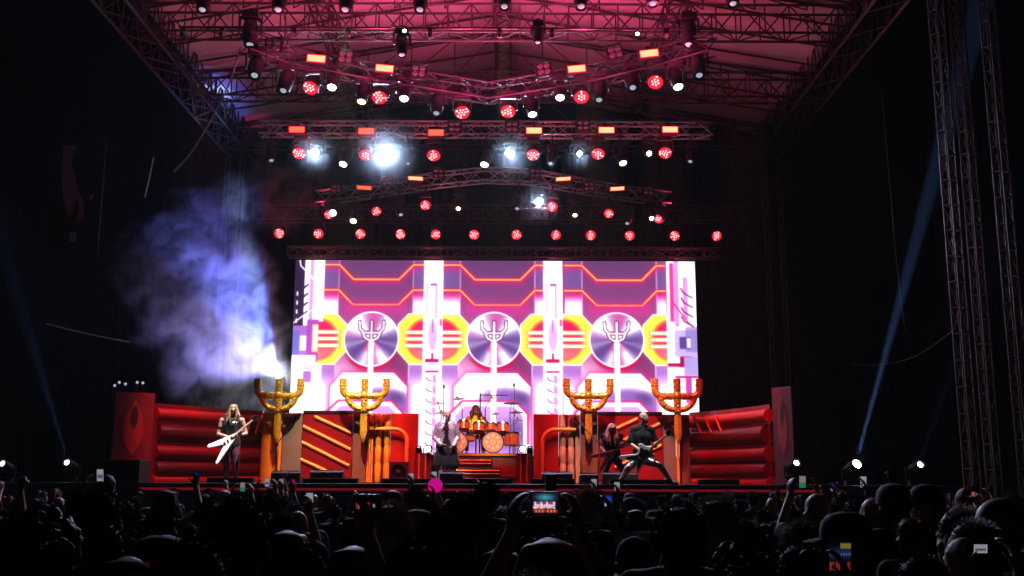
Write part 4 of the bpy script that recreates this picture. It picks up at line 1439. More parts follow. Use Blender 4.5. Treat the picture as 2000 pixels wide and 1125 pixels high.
MB().lathe([(.16, .44), (.18, .47), (.18, .52), (.15, .54)], 18, 'Z', (sx(929, YD + .75), YD + .75, RZ)).build('seat', M['black'], t, smooth=True)
bar((sx(929, YD + .75), YD + .75, RZ), (sx(929, YD + .75), YD + .75, RZ + .44), .03, M['chrome'], t, 'stem')
# ---------------------------------------------------------------- people: smooth bodies grown from limbs
M['skin'] = mat('skin', (0.42, 0.24, 0.17), 0.5, vary=.15, scale=8)
M['skin_dark'] = mat('skin_dark', (0.2, 0.11, 0.075), 0.5, vary=.15, scale=8)


def organic(name, prims, m, voxel=0.012, inflate=0.0, smooth=4, extra=None, noise=0.0):
    """prims: ('c', [(p, r), ...]) tapered limb chains and ('e', centre, radii, rot) ellipsoids; fused into one skin"""
    mb = MB()
    for pr in prims:
        if pr[0] == 'c':
            ch = pr[1]
            for p, r in ch:
                mb.ball(p, r + inflate, 10, 7)
            for (p, r), (q, s) in zip(ch[:-1], ch[1:]):
                if (Vector(p) - Vector(q)).length > 1e-4:
                    mb.tube(p, q, r + inflate, s + inflate, 12)
        else:
            mb.ball(pr[1], tuple(k + inflate for k in pr[2]), 16, 12, pr[3] if len(pr) > 3 else None)
    me = mb.mesh(name, m)
    o = bpy.data.objects.new('tmp', me)
    COL.objects.link(o)
    md = o.modifiers.new('r', 'REMESH')
    md.mode = 'VOXEL'
    md.voxel_size = voxel
    if smooth:
        sm = o.modifiers.new('s', 'SMOOTH')
        sm.iterations = smooth
        sm.factor = 0.5
    dg = bpy.context.evaluated_depsgraph_get()
    out = bpy.data.meshes.new_from_object(o.evaluated_get(dg))
    bpy.data.objects.remove(o)
    bpy.data.meshes.remove(me)
    out.name = name
    n = len(out.vertices)
    if noise > 0:
        co = np.empty(n * 3, np.float32)
        out.vertices.foreach_get('co', co)
        nr = np.empty(n * 3, np.float32)
        out.vertices.foreach_get('normal', nr)
        co, nr = co.reshape(-1, 3), nr.reshape(-1, 3)
        w = np.sin(co[:, 0] * 61 + 3 * np.sin(co[:, 2] * 23)) * np.sin(co[:, 2] * 47 + 2 * np.sin(co[:, 1] * 31)) + .6 * np.sin(co[:, 1] * 90 + co[:, 0] * 40)
        co += nr * (w * noise)[:, None]
        out.vertices.foreach_set('co', co.ravel())
    out.polygons.foreach_set('use_smooth', np.ones(len(out.polygons), bool))
    if extra:
        bm = bmesh.new()
        bm.from_mesh(out)
        base = len(bm.verts)
        V_ = [bm.verts.new(v) for v in extra.v]
        for f in extra.f:
            try:
                bm.faces.new([V_[i] for i in f])
            except ValueError:
                pass
        bm.to_mesh(out)
        bm.free()
    out.materials.clear()
    out.materials.append(m)
    return out


def hand(w, d, n, side, curl=0.5, s=1.0):
    """wrist point, direction of the hand, palm normal (fingers curl towards it), thumb side +-1"""
    w, d, n = Vector(w), Vector(d).normalized(), Vector(n)
    n = (n - d * n.dot(d)).normalized()
    x = d.cross(n) * side
    pr = []
    for k in range(4):
        b = w + d * .085 * s + x * ((1.5 - k) * .021 * s)
        pr.append(('c', [(w + x * ((1.5 - k) * .012 * s), .017 * s), (b, .0125 * s)]))
        L = (.075, .085, .08, .062)[k] * s
        a, p, pts = 0, b, [(b, .0105 * s)]
        for j in range(3):
            a += curl * (0.7 + .25 * j)
            p = p + (d * math.cos(a) + n * math.sin(a)) * (L * (.45, .32, .23)[j])
            pts.append((p, (.0095, .009, .008)[j] * s))
        pr.append(('c', pts))
    t0 = w + d * .03 * s + x * .028 * s
    t1 = t0 + (d * .6 + x * .7 + n * .3).normalized() * .045 * s
    t2 = t1 + (d * .85 + x * (.35 - .5 * curl) + n * (.2 + .6 * curl)).normalized() * .04 * s
    pr.append(('c', [(t0, .016 * s), (t1, .0115 * s), (t2, .0095 * s)]))
    return pr


def head_prims(c, R, s=1.0):
    c = Vector(c)
    q = lambda x, y, z: c + R @ (Vector((x, y, z)) * s)
    e = lambda x, y, z, a, b, d: ('e', q(x, y, z), (a * s, b * s, d * s), R)
    return [e(0, -.008, .03, .074, .092, .088), e(0, .028, -.035, .058, .066, .078), e(0, .05, -.085, .035, .04, .03),
            e(0, .092, -.012, .012, .02, .026), e(0, .078, .022, .05, .014, .012), e(0, .084, -.058, .024, .012, .012),
            e(.077, -.005, -.005, .011, .022, .033), e(-.077, -.005, -.005, .011, .022, .033), e(.05, .05, -.02, .02, .02, .02), e(-.05, .05, -.02, .02, .02, .02)]


def body_prims(J):
    """limb chains from a joint table"""
    v = {k: Vector(p) for k, p in J.items() if isinstance(p, (Vector, tuple))}
    s = J.get('s', 1.0)
    pel, che, nk = v['pelvis'], v['chest'], v['neck']
    ax = (v['sr'] - v['sl']).normalized()
    hx = (v['hr'] - v['hl']).normalized()
    out = {}
    tor = []
    mid = pel.lerp(che, .5)
    for k in (-1, 0, 1):
        tor.append(('c', [(pel + hx * .075 * k * s, .115 * s), (mid + (hx + ax) * .5 * .062 * k * s, .105 * s), (che + ax * .085 * k * s, .115 * s)]))
    tor.append(('c', [(v['sl'], .062 * s), (nk - Vector((0, 0, .03)), .07 * s), (v['sr'], .062 * s)]))
    tor.append(('c', [(che, .13 * s), (nk - Vector((0, 0, .04)), .085 * s)]))
    out['torso'] = tor
    out['neck'] = [('c', [(nk - Vector((0, 0, .03)), .06 * s), (v['head'] - Vector((0, 0, .06)), .053 * s)])]
    out['upper'] = [('c', [(v['s' + k], .058 * s), (v['s' + k].lerp(v['e' + k], .4), .05 * s), (v['e' + k], .04 * s)]) for k in 'lr']
    out['fore'] = [('c', [(v['e' + k], .04 * s), (v['e' + k].lerp(v['w' + k], .3), .042 * s), (v['w' + k], .027 * s)]) for k in 'lr']
    out['legs'] = [('c', [(v['h' + k], .095 * s), (v['h' + k].lerp(v['k' + k], .35), .088 * s), (v['k' + k], .06 * s), (v['k' + k].lerp(v['a' + k], .3), .058 * s), (v['a' + k], .038 * s)]) for k in 'lr']
    out['feet'] = []
    for k in 'lr':
        f = v['f' + k] if 'f' + k in v else Vector((0, -1, 0))
        a = v['a' + k]
        out['feet'].append(('c', [(a + Vector((0, 0, -.03)) - f * .05, .045 * s), (a + f * .07 + Vector((0, 0, -.045)), .042 * s), (a + f * .17 + Vector((0, 0, -.055)), .033 * s)]))
    return out


def strands(mb, n, c, R, radii, length, spread=0.5, down=0.0, w=0.004, cap=0.0, back=True, seed=1):
    """loose hair strands standing off an ellipsoid"""
    r_ = random.Random(seed)
    for _ in range(n):
        z = r_.uniform(cap, 1.0)
        a = r_.uniform(0, 2 * math.pi)
        h = math.sqrt(max(0, 1 - z * z))
        d = Vector((h * math.cos(a), h * math.sin(a), z))
        if d.y > .55 and z < .6 and back:
            continue
        p = Vector((d.x * radii[0], d.y * radii[1], d.z * radii[2]))
        g = (d + Vector((r_.gauss(0, spread), r_.gauss(0, spread), r_.gauss(0, spread) - down))).normalized()
        L = length * r_.uniform(.5, 1.2)
        t = g.orthogonal().normalized() * w
        g2 = (g + Vector((r_.gauss(0, .5), r_.gauss(0, .5), r_.gauss(-.2, .4)))).normalized()
        q1, q2 = p + g * L * .55, p + g * L * .55 + g2 * L * .5
        P4 = [p * .97 - t, p * .97 + t, q1 + t * .7, q1 - t * .7, q2]
        o = len(mb.v)
        mb.v += [tuple(Vector(c) + R @ k) for k in P4]
        mb.f += [(o, o + 1, o + 2, o + 3), (o + 3, o + 2, o + 4)]
    return mb


# ---------------------------------------------------------------- guitars


def guitar(label, shape, body_at, head_at, mats, size=1.0, normal=(0, -1, 0), inlay=None):
    """neck runs from the body to the headstock point"""
    c, h = Vector(body_at), Vector(head_at)
    x = (h - c)
    L = x.length
    x.normalize()
    n = Vector(normal)
    y = -(n - x * n.dot(x)).normalized()         # local y points away from the audience
    z = x.cross(y)
    mt = Matrix(((x.x, y.x, z.x, c.x), (x.y, y.y, z.y, c.y), (x.z, y.z, z.z, c.z), (0, 0, 0, 1)))
    t = thing('electric_guitar', label, 'guitar', mtx=mt)
    I = Matrix.Identity(4)
    put(MB().prism([(a * size, b * size) for a, b in shape], -.022, .022).mesh('body', M[mats[0]], bevel=.008), 'body', t, I)
    put(MB().prism([(.12 * size, -.03), (L * .86, -.023), (L * .86, .023), (.12 * size, .03)], -.045, -.023).mesh('neck', M[mats[1]], bevel=.004), 'neck', t, I)
    put(MB().prism([(L * .855, -.03), (L * .9, -.055), (L * 1.03, -.02), (L * 1.05, .0), (L * 1.0, .05), (L * .9, .055), (L * .855, .03)], -.043, -.025).mesh('headstock', M[mats[2]], bevel=.004), 'headstock', t, I)
    if inlay:
        put(MB().prism([(a * size * .72 - .02, b * size * .66) for a, b in shape], -.03, -.0235).mesh('inlay', M[inlay]), 'inlay', t, I)
    for k in range(2):
        put(MB().box((-.02 * size + .1 * k * size, -.026, 0), (.035, .012, .085)).mesh('pickup', M['black']), 'pickup', t, I)
    put(MB().box((-.1 * size, -.027, 0), (.03, .014, .09)).mesh('bridge', M['chrome']), 'bridge', t, I)
    for k in range(10):
        put(MB().box((L * (.3 + .055 * k), -.0465, 0), (.006, .004, .044)).mesh('fret', M['chrome']), 'fret', t, I)
    for k in range(3):
        for s in (-1, 1):
            put(MB().lathe([(.008, 0), (.012, .03)], 8, 'Z', (L * (.9 + .04 * k), -.034, s * .05 if s > 0 else -.075)).mesh('tuning_peg', M['chrome']), 'tuning_peg', t, I)
    return t


M['white_paint'] = mat('white_paint', (0.8, 0.78, 0.78), 0.25, vary=.05)
M['fretboard'] = mat('fretboard', (0.06, 0.03, 0.02), 0.4)
M['maple'] = mat('maple', (0.55, 0.42, 0.28), 0.4)
M['zebra'] = mat('zebra', (0.45, 0.45, 0.45), 0.3, vary=.95, scale=9)
M['pink_paint'] = mat('pink_paint', (0.65, 0.12, 0.14), 0.3, vary=.2)
VSHAPE = [(.2, .035), (.1, .075), (-.42, .27), (-.47, .25), (-.46, .2), (-.14, .01), (-.14, -.01), (-.46, -.2), (-.47, -.25), (-.42, -.27), (.1, -.075), (.2, -.035)]
XSHAPE = [(.22, .03), (.14, .09), (.1, .2), (.05, .21), (.0, .11), (-.1, .1), (-.34, .27), (-.4, .27), (-.39, .2), (-.2, .02), (-.2, -.02), (-.36, -.16), (-.36, -.2), (-.3, -.2), (-.06, -.11), (.04, -.11), (.12, -.17), (.16, -.14), (.14, -.08), (.22, -.03)]
BSHAPE = [(.22, .035), (.14, .1), (.02, .08), (-.1, .14), (-.24, .17), (-.33, .1), (-.35, 0), (-.33, -.1), (-.24, -.17), (-.1, -.14), (.02, -.08), (.16, -.13), (.2, -.04)]


def rot_head(yaw=0, pitch=0, roll=0):
    """yaw 0 faces the audience; positive turns to picture right"""
    return Matrix.Rotation(math.radians(180 + yaw), 3, 'Z') @ Matrix.Rotation(math.radians(-pitch), 3, 'X') @ Matrix.Rotation(math.radians(roll), 3, 'Y')


def face_bits(t, c, R, s=1.0, glasses=False):
    q = lambda x, y, z: Vector(c) + R @ (Vector((x, y, z)) * s)
    for k in (-1, 1):
        MB().ball(q(.03 * k, .086, .004), .011 * s, 8, 6).build('eye', M['eye'], t)
    MB().ball(q(0, .094, -.055), (.022 * s, .006 * s, .005 * s), 8, 6, R).build('mouth', M['lips'], t)
    if glasses:
        g_ = MB()
        for k in (-1, 1):
            g_.ball(q(.032 * k, .094, .004), (.028 * s, .008 * s, .02 * s), 10, 6, R)
            g_.tube(q(.06 * k, .09, .01), q(.078 * k, .0, .01), .004)
        g_.tube(q(-.02, .098, .008), q(.02, .098, .008), .004)
        g_.build('sunglasses', M['glass_dark'], t)


M['eye'] = mat('eye', (.04, .03, .03), .2)
M['lips'] = mat('lips', (.3, .1, .09), .5)
M['leather'] = mat('leather', (0.02, 0.02, 0.022), 0.28, vary=.4, scale=14, bump=.3)
M['black_cloth'] = mat('black_cloth', (0.007, 0.0075, 0.0085), 0.8, vary=.4, scale=14, bump=.3, spec=.15)
M['trouser_shine'] = mat('trouser_shine', (0.14, 0.04, 0.08), 0.22, vary=.5, scale=10, bump=.3)
M['silver_coat'] = mat('silver_coat', (0.42, 0.36, 0.42), 0.35, .4, vary=.4, scale=18, bump=.5)
M['hair_blond'] = mat('hair_blond', (0.22, 0.13, 0.07), 0.5, vary=.5, scale=40)
M['hair_dark'] = mat('hair_dark', (0.03, 0.023, 0.019), 0.55, vary=.6, scale=40, spec=.3)
M['hair_red'] = mat('hair_red', (0.09, 0.03, 0.02), 0.5, vary=.5, scale=40)
M['hair_grey'] = mat('hair_grey', (0.3, 0.29, 0.28), 0.6, vary=.4, scale=40)
M['hair_pale'] = mat('hair_pale', (0.5, 0.36, 0.26), 0.6, vary=.4, scale=40)
M['yellow_shirt'] = mat('yellow_shirt', (0.6, 0.5, 0.05), 0.6, vary=.5, scale=9)
M['boot'] = mat('boot', (0.02, 0.02, 0.02), 0.35)
M['boot_pale'] = mat('boot_pale', (0.35, 0.33, 0.35), 0.35, .3)
M['bone_print'] = mat('bone_print', (0.6, 0.58, 0.56), 0.5)
S = 0.01165


def long_hair(c, R, s, length, m, n=46, seed=3, w=.02):
    """locks falling from the crown past the shoulders"""
    r_ = random.Random(seed)
    pr = [('e', Vector(c) + R @ (Vector((0, -.02, .045)) * s), (.088 * s, .1 * s, .085 * s), R)]
    for k in range(n):
        a = math.radians(r_.uniform(35, 325))           # gap at the face
        d = Vector((math.sin(a), math.cos(a), 0))
        p0 = Vector(c) + R @ (Vector((d.x * .06, d.y * .07, .09)) * s)
        p1 = Vector(c) + R @ (Vector((d.x * .092, d.y * .1, .0)) * s)
        L = length * r_.uniform(.75, 1.1)
        p2 = p1 + (R @ d) * r_.uniform(.0, .05) + Vector((r_.gauss(0, .015), r_.gauss(0, .015), -L * .5))
        p3 = p2 + Vector((r_.gauss(0, .025), r_.gauss(0, .025), -L * .5))
        pr.append(('c', [(p0, w * s), (p1, w * s), (p2, w * .85 * s), (p3, w * .45 * s)]))
    return organic('hair', pr, m, .011, 0, 2, noise=.002)


def performer(label, J, skin='skin', extra_skin=()):
    b = body_prims(J)
    base = (Vector(J['al']) + Vector(J['ar'])) / 2
    t = thing('person', label, 'person', (base.x, base.y, J.get('floor', DECK)))
    R = J['R']
    prims = b['torso'] + b['neck'] + b['upper'] + b['fore'] + b['legs'] + b['feet'] + head_prims(J['head'], R, 1.04) + J['hands']
    put(organic('body', prims, M[skin], .009, 0, 2), 'body', t)
    face_bits(t, J['head'], R, 1.04, J.get('glasses', False))
    return t, b


# --- left guitarist
Yg = 23.3
q = lambda x, y, dy=0: P(x, y, Yg + dy)
J = dict(pelvis=q(452, 869), chest=q(453, 832), neck=q(454, 817), head=q(456, 801, -.02), sl=q(434, 821), sr=q(473, 821), el=q(426, 848, -.02), wl=q(450, 855, -.2), er=q(481, 847, .02), wr=q(469, 850, -.24),
         hl=q(444, 873), hr=q(460, 873), kl=q(443, 907, -.03), kr=q(461, 906, -.02), al=q(441, 936, .03), ar=q(460, 936, .03), R=rot_head(12, 6), glasses=True)
for k in ('al', 'ar'):
    J[k].z = DECK + .09
J['hands'] = hand(J['wl'], (.9, -.2, -.25), (.1, .9, .3), -1, .45) + hand(J['wr'], (.3, -.5, .7), (.2, .9, .2), 1, .8)
t, b = performer('guitarist in black leather vest and sunglasses playing on the left', J)
put(organic('vest', b['torso'][:3] + b['torso'][4:] + [('c', [(J['sl'].lerp(J['neck'], .25), .05), (J['sr'].lerp(J['neck'], .25), .05)])], M['leather'], .014, .016, 3, noise=.002), 'vest', t)
put(organic('trousers', b['legs'] + [('c', [(J['hl'], .1), (J['hr'], .1)])], M['trouser_shine'], .014, .012, 3, noise=.002), 'trousers', t)
put(organic('boots', b['feet'], M['boot'], .012, .012, 2), 'boots', t)
put(organic('armband', [('c', [(J['sl'].lerp(J['el'], .5), .048), (J['sl'].lerp(J['el'], .62), .046)])], M['black'], .009, .004, 1), 'armband', t)
MB().ball(q(455, 827, -.15), .025, 8, 6).build('pendant', M['chrome'], t)
put(long_hair(J['head'], J['R'], 1.05, .27, M['hair_blond']), 'hair', t)
guitar('white arrow shaped electric guitar held by the left guitarist', VSHAPE, q(448, 861, -.24), q(503, 815, -.34), ('white_paint', 'maple', 'black'), 1.08, (0, -.85, .5))

# --- bald guitarist on the right, legs wide
Yg = 23.1
q = lambda x, y, dy=0: P(x, y, Yg + dy)
J = dict(pelvis=q(1252, 893), chest=q(1254, 853, -.02), neck=q(1255, 833), head=q(1257, 816, -.04), sl=q(1237, 840), sr=q(1273, 840), el=q(1230, 866, -.06), wl=q(1257, 884, -.3), er=q(1281, 865, .02), wr=q(1279, 873, -.28),
         hl=q(1243, 899), hr=q(1261, 899), kl=q(1226, 915, -.16), kr=q(1288, 908, -.16), al=q(1213, 940, -.02), ar=q(1309, 942, 0), R=rot_head(58, 4), fl=(-.75, -.65, 0), fr=(.75, -.65, 0))
for k in ('al', 'ar'):
    J[k].z = DECK + .09
J['hands'] = hand(J['wl'], (.85, -.2, -.4), (.1, .9, .3), -1, .5) + hand(J['wr'], (.35, -.5, .65), (.2, .9, .2), 1, .8)
t, b = performer('bald bearded guitarist in black shirt with legs spread wide', J)
put(organic('shirt', b['torso'] + [('c', pr[1][:2] + [(Vector(pr[1][1][0]).lerp(Vector(pr[1][2][0]), .75), .058)]) for pr in b['upper']], M['black_cloth'], .014, .02, 3, noise=.003), 'shirt', t)
put(organic('trousers', b['legs'] + [('c', [(J['hl'], .1), (J['pelvis'], .11), (J['hr'], .1)])], M['leather'], .014, .012, 3, noise=.002), 'trousers', t)
put(organic('boots', b['feet'], M['boot'], .012, .012, 2), 'boots', t)
hc = Vector(J['head'])
put(organic('beard', [('e', hc + J['R'] @ Vector((0, .045, -.075)), (.056, .058, .05), J['R'])], M['hair_dark'], .008, .004, 2), 'beard', t)
for k in ('l',):                                     # white bone stripe down the front leg
    a, c_, d_ = J['h' + k], J['k' + k], J['a' + k]
    put(organic('leg_stripe', [('c', [(c_.lerp(a, .5) + Vector((-.06, -.07, 0)), .03), (c_ + Vector((-.05, -.05, 0)), .035), (d_.lerp(c_, .4) + Vector((-.03, -.045, 0)), .028), (d_ + Vector((-.03, -.03, .03)), .024)])], M['bone_print'], .01, 0, 2), 'leg_stripe', t)
guitar('black and white angular electric guitar held by the bald guitarist', XSHAPE, q(1257, 888, -.32), q(1309, 843, -.46), ('white_paint', 'maple', 'black'), 1.15, inlay='black')

# --- long haired guitarist behind
Yg = 24.9
q = lambda x, y, dy=0: P(x, y, Yg + dy)
J = dict(pelvis=q(1196, 890, .1), chest=q(1195, 859, -.05), neck=q(1195, 849, -.12), head=q(1195, 839, -.24), sl=q(1177, 852, -.05), sr=q(1212, 852, -.05), el=q(1174, 874, -.05), wl=q(1186, 890, -.25), er=q(1217, 872, -.02), wr=q(1211, 873, -.3),
         hl=q(1189, 896, .1), hr=q(1204, 896, .1), kl=q(1184, 918, -.05), kr=q(1214, 916, -.05), al=q(1180, 940, .08), ar=q(1226, 940, .08), R=rot_head(-8, 38))
for k in ('al', 'ar'):
    J[k].z = DECK + .09
J['hands'] = hand(J['wl'], (.8, -.2, -.3), (.1, .9, .3), -1, .5) + hand(J['wr'], (.3, -.5, .7), (.2, .9, .2), 1, .8)
t, b = performer('guitarist with long hair hanging over the face, bent forward', J)
put(organic('shirt', b['torso'], M['black_cloth'], .014, .016, 3, noise=.003), 'shirt', t)
put(organic('trousers', b['legs'] + [('c', [(J['hl'], .1), (J['hr'], .1)])], M['leather'], .014, .012, 3, noise=.002), 'trousers', t)
put(organic('boots', b['feet'], M['boot'], .012, .012, 2), 'boots', t)
put(long_hair(J['head'], J['R'], 1.08, .3, M['hair_pale'], 56, 9, .022), 'hair', t)
guitar('red pointed electric guitar held by the long haired guitarist', VSHAPE, q(1189, 888, -.3), q(1225, 864, -.42), ('pink_paint', 'fretboard', 'pink_paint'), .85)

# --- singer
Yg = 25.6
q = lambda x, y, dy=0: P(x, y, Yg + dy)
J = dict(pelvis=q(872, 873), chest=q(872, 838, -.02), neck=q(873, 825, -.03), head=q(874, 811, -.07), sl=q(856, 831), sr=q(888, 831), el=q(849, 855, .02), wl=q(861, 868, -.2), er=q(894, 855, .02), wr=q(886, 870, -.18),
         hl=q(865, 876), hr=q(880, 876), kl=q(862, 908, -.05), kr=q(884, 908, -.03), al=q(860, 940, .02), ar=q(888, 940, .02), R=rot_head(15, 12))
for k in ('al', 'ar'):
    J[k].z = DECK + .09
J['hands'] = hand(J['wl'], (.7, -.4, -.3), (.1, .6, .5), -1, .7) + hand(J['wr'], (-.5, -.4, -.5), (-.1, .6, .3), 1, .7)
t, b = performer('singer in silvery jacket over a dark coat at the centre', J)
put(organic('coat_skirt', [('c', [(J['pelvis'] + Vector((dx, 0, .05)), .13), (J['pelvis'] + Vector((dx * 2.0, 0, -.25)), .15), (J['pelvis'] + Vector((dx * 2.4, 0, -.42)), .15)]) for dx in (-.08, 0, .08)], M['leather'], .016, 0, 3, noise=.004), 'coat_skirt', t)
put(organic('trousers', b['legs'], M['trouser_shine'], .014, .012, 3, noise=.002), 'trousers', t)
put(organic('boots', b['feet'] + [('c', [(J['k' + k].lerp(J['a' + k], .4), .062), (J['a' + k], .05)]) for k in 'lr'], M['boot_pale'], .012, .012, 2), 'boots', t)
# open jacket: two halves either side of the dark shirt
put(organic('shirt', b['torso'], M['black_cloth'], .014, .012, 3), 'shirt', t)
for k, sg in (('l', -1), ('r', 1)):
    ax = Vector((sg, 0, 0))
    pr = [('c', [(J['s' + k], .07), (J['s' + k].lerp(J['e' + k], .5), .064), (J['e' + k], .058), (J['w' + k], .045)])]
    for u in (.075, .115):
        pr.append(('c', [(J['chest'] + ax * u + Vector((0, 0, .12)), .09), (J['chest'] + ax * u * 1.05, .115), (J['pelvis'] + ax * (u + .02) + Vector((0, 0, .1)), .105), (J['pelvis'] + ax * (u + .05) - Vector((0, 0, .06)), .1)]))
    put(organic('jacket_side', pr, M['silver_coat'], .012, .014, 2, noise=.005), 'jacket_side', t)
hc = Vector(J['head'])
put(organic('beard', [('e', hc + J['R'] @ Vector((0, .04, -.08)), (.052, .056, .055), J['R']), ('e', hc + J['R'] @ Vector((0, .05, -.13)), (.035, .035, .05), J['R'])], M['hair_grey'], .008, .004, 2, noise=.002), 'beard', t)

# --- drummer
Yg = 28.9
q = lambda x, y, dy=0: P(x, y, Yg + dy)
J = dict(pelvis=Vector((q(929, 850).x, Yg, RZ + .62)), chest=q(929, 826, -.04), neck=q(929, 813, -.06), head=q(929, 800, -.1), sl=q(914, 818), sr=q(944, 818), el=q(907, 836, -.1), wl=q(914, 838, -.4), er=q(952, 834, -.1), wr=q(946, 838, -.4), s=.96,
         R=rot_head(0, 8), floor=RZ)
x0 = J['pelvis'].x
J.update(hl=Vector((x0 - .1, Yg - .05, RZ + .6)), hr=Vector((x0 + .1, Yg - .05, RZ + .6)), kl=Vector((x0 - .22, Yg - .45, RZ + .52)), kr=Vector((x0 + .22, Yg - .45, RZ + .52)),
         al=Vector((x0 - .22, Yg - .5, RZ + .1)), ar=Vector((x0 + .22, Yg - .5, RZ + .1)))
J['hands'] = hand(J['wl'], (.2, -.8, .1), (.1, -.2, -.9), -1, .9) + hand(J['wr'], (-.2, -.8, .1), (-.1, -.2, -.9), 1, .9)
t, b = performer('drummer with reddish hair and yellow shirt behind the kit', J)
put(organic('shirt', b['torso'] + b['upper'], M['yellow_shirt'], .014, .015, 3, noise=.003), 'shirt', t)
put(organic('trousers', b['legs'], M['black_cloth'], .014, .012, 3), 'trousers', t)
put(long_hair(J['head'], J['R'], 1.05, .2, M['hair_red'], 50, 5), 'hair', t)
for k, sg in (('l', 1), ('r', -1)):
    a = J['w' + k] + Vector((0, -.07, 0))
    s_ = thing('drum_stick', f'drum stick in the {"left" if k == "l" else "right"} seen hand of the drummer', 'drum stick', a)
    MB().path([a + Vector((0, .1, -.02)), a + Vector((.03 * sg, -.2, .06)), a + Vector((.05 * sg, -.32, .08))], [.008, .007, .005], 6).build('shaft', M['maple'], s_)
    MB().ball(a + Vector((.05 * sg, -.325, .081)), .009, 6, 5).build('tip', M['maple'], s_)

# ---------------------------------------------------------------- the crowd
SHIRTS = [mat('shirt_' + n, c, .8, vary=.3, scale=12) for n, c in (('black', (.012, .012, .013)), ('charcoal', (.03, .03, .033)), ('navy', (.015, .018, .035)), ('maroon', (.05, .012, .014)), ('grey', (.09, .09, .095)))]
M['jeans'] = mat('jeans', (.02, .024, .04), .8, vary=.3)
M['shoe'] = mat('shoe', (.03, .03, .03), .6)
RI = Matrix.Identity(3)


def crowd_joints(wide=1.0):
    return dict(pelvis=Vector((0, 0, .95)), chest=Vector((0, .01, 1.26)), neck=Vector((0, 0, 1.44)), head=Vector((0, .02, 1.605)), sl=Vector((-.185 * wide, 0, 1.4)), sr=Vector((.185 * wide, 0, 1.4)),
                hl=Vector((-.09, 0, .92)), hr=Vector((.09, 0, .92)), kl=Vector((-.1, .03, .5)), kr=Vector((.1, .03, .5)), al=Vector((-.11, -.02, .085)), ar=Vector((.11, -.02, .085)), fl=(0, 1, 0), fr=(0, 1, 0))


def crowd_body(key):
    J = crowd_joints(1.1 if key == 'broad' else 1.0)
    dn = lambda s: (Vector((s * .25, -.02, 1.12)), Vector((s * .24, .1, .88)))
    two = lambda s: (Vector((s * .24, .22, 1.46)), Vector((s * .115, .36, 1.73)))
    J['el'], J['wl'] = dn(-1)
    J['er'], J['wr'] = dn(1)
    if key == 'two_up':
        J['el'], J['wl'] = two(-1)
        J['er'], J['wr'] = two(1)
    if key == 'one_up':
        J['er'], J['wr'] = Vector((.27, .2, 1.5)), Vector((.17, .36, 1.76))
    if key == 'fist_up':
        J['er'], J['wr'] = Vector((.27, .12, 1.66)), Vector((.22, .16, 1.92))
    H = []
    for k, sg in (('l', -1), ('r', 1)):
        up = J['w' + k].z > 1.5
        if up and key == 'fist_up':
            H += hand(J['w' + k], (0, .1, 1), (0, 1, 0), -sg, .95)
        elif up:
            H += hand(J['w' + k], (-sg * .1, .15, 1), (-sg * .9, .4, 0), -1 if sg < 0 else 1, .45)
        else:
            H += hand(J['w' + k], (0, .25, -1), (-sg, .2, 0), sg, .35)
    b = body_prims(J)
    body = organic('body', b['torso'] + b['neck'] + b['upper'] + b['fore'] + b['legs'] + b['feet'] + head_prims(J['head'], RI, 1.05) + H, M['skin'], .0115, 0, 2)
    sleeve = [('c', [(pr[1][0][0], .064), (Vector(pr[1][1][0]).lerp(Vector(pr[1][2][0]), .6), .062)]) for pr in b['upper']]
    hem = [('c', [(Vector((dx, 0, .98)), .125), (Vector((dx, 0, .86)), .13)]) for dx in (-.07, .07)]
    shirt = organic('shirt', b['torso'] + sleeve + hem, SHIRTS[0], .016, .018, 3, noise=.003)
    tr = organic('trousers', b['legs'], M['jeans'], .018, .014, 3)
    sh = organic('shoes', b['feet'], M['shoe'], .014, .012, 2)
    return body, shirt, tr, sh


BODIES = {k: crowd_body(k) for k in ('plain', 'broad', 'two_up', 'one_up', 'fist_up')}
HC = Vector((0, .02, 1.605))


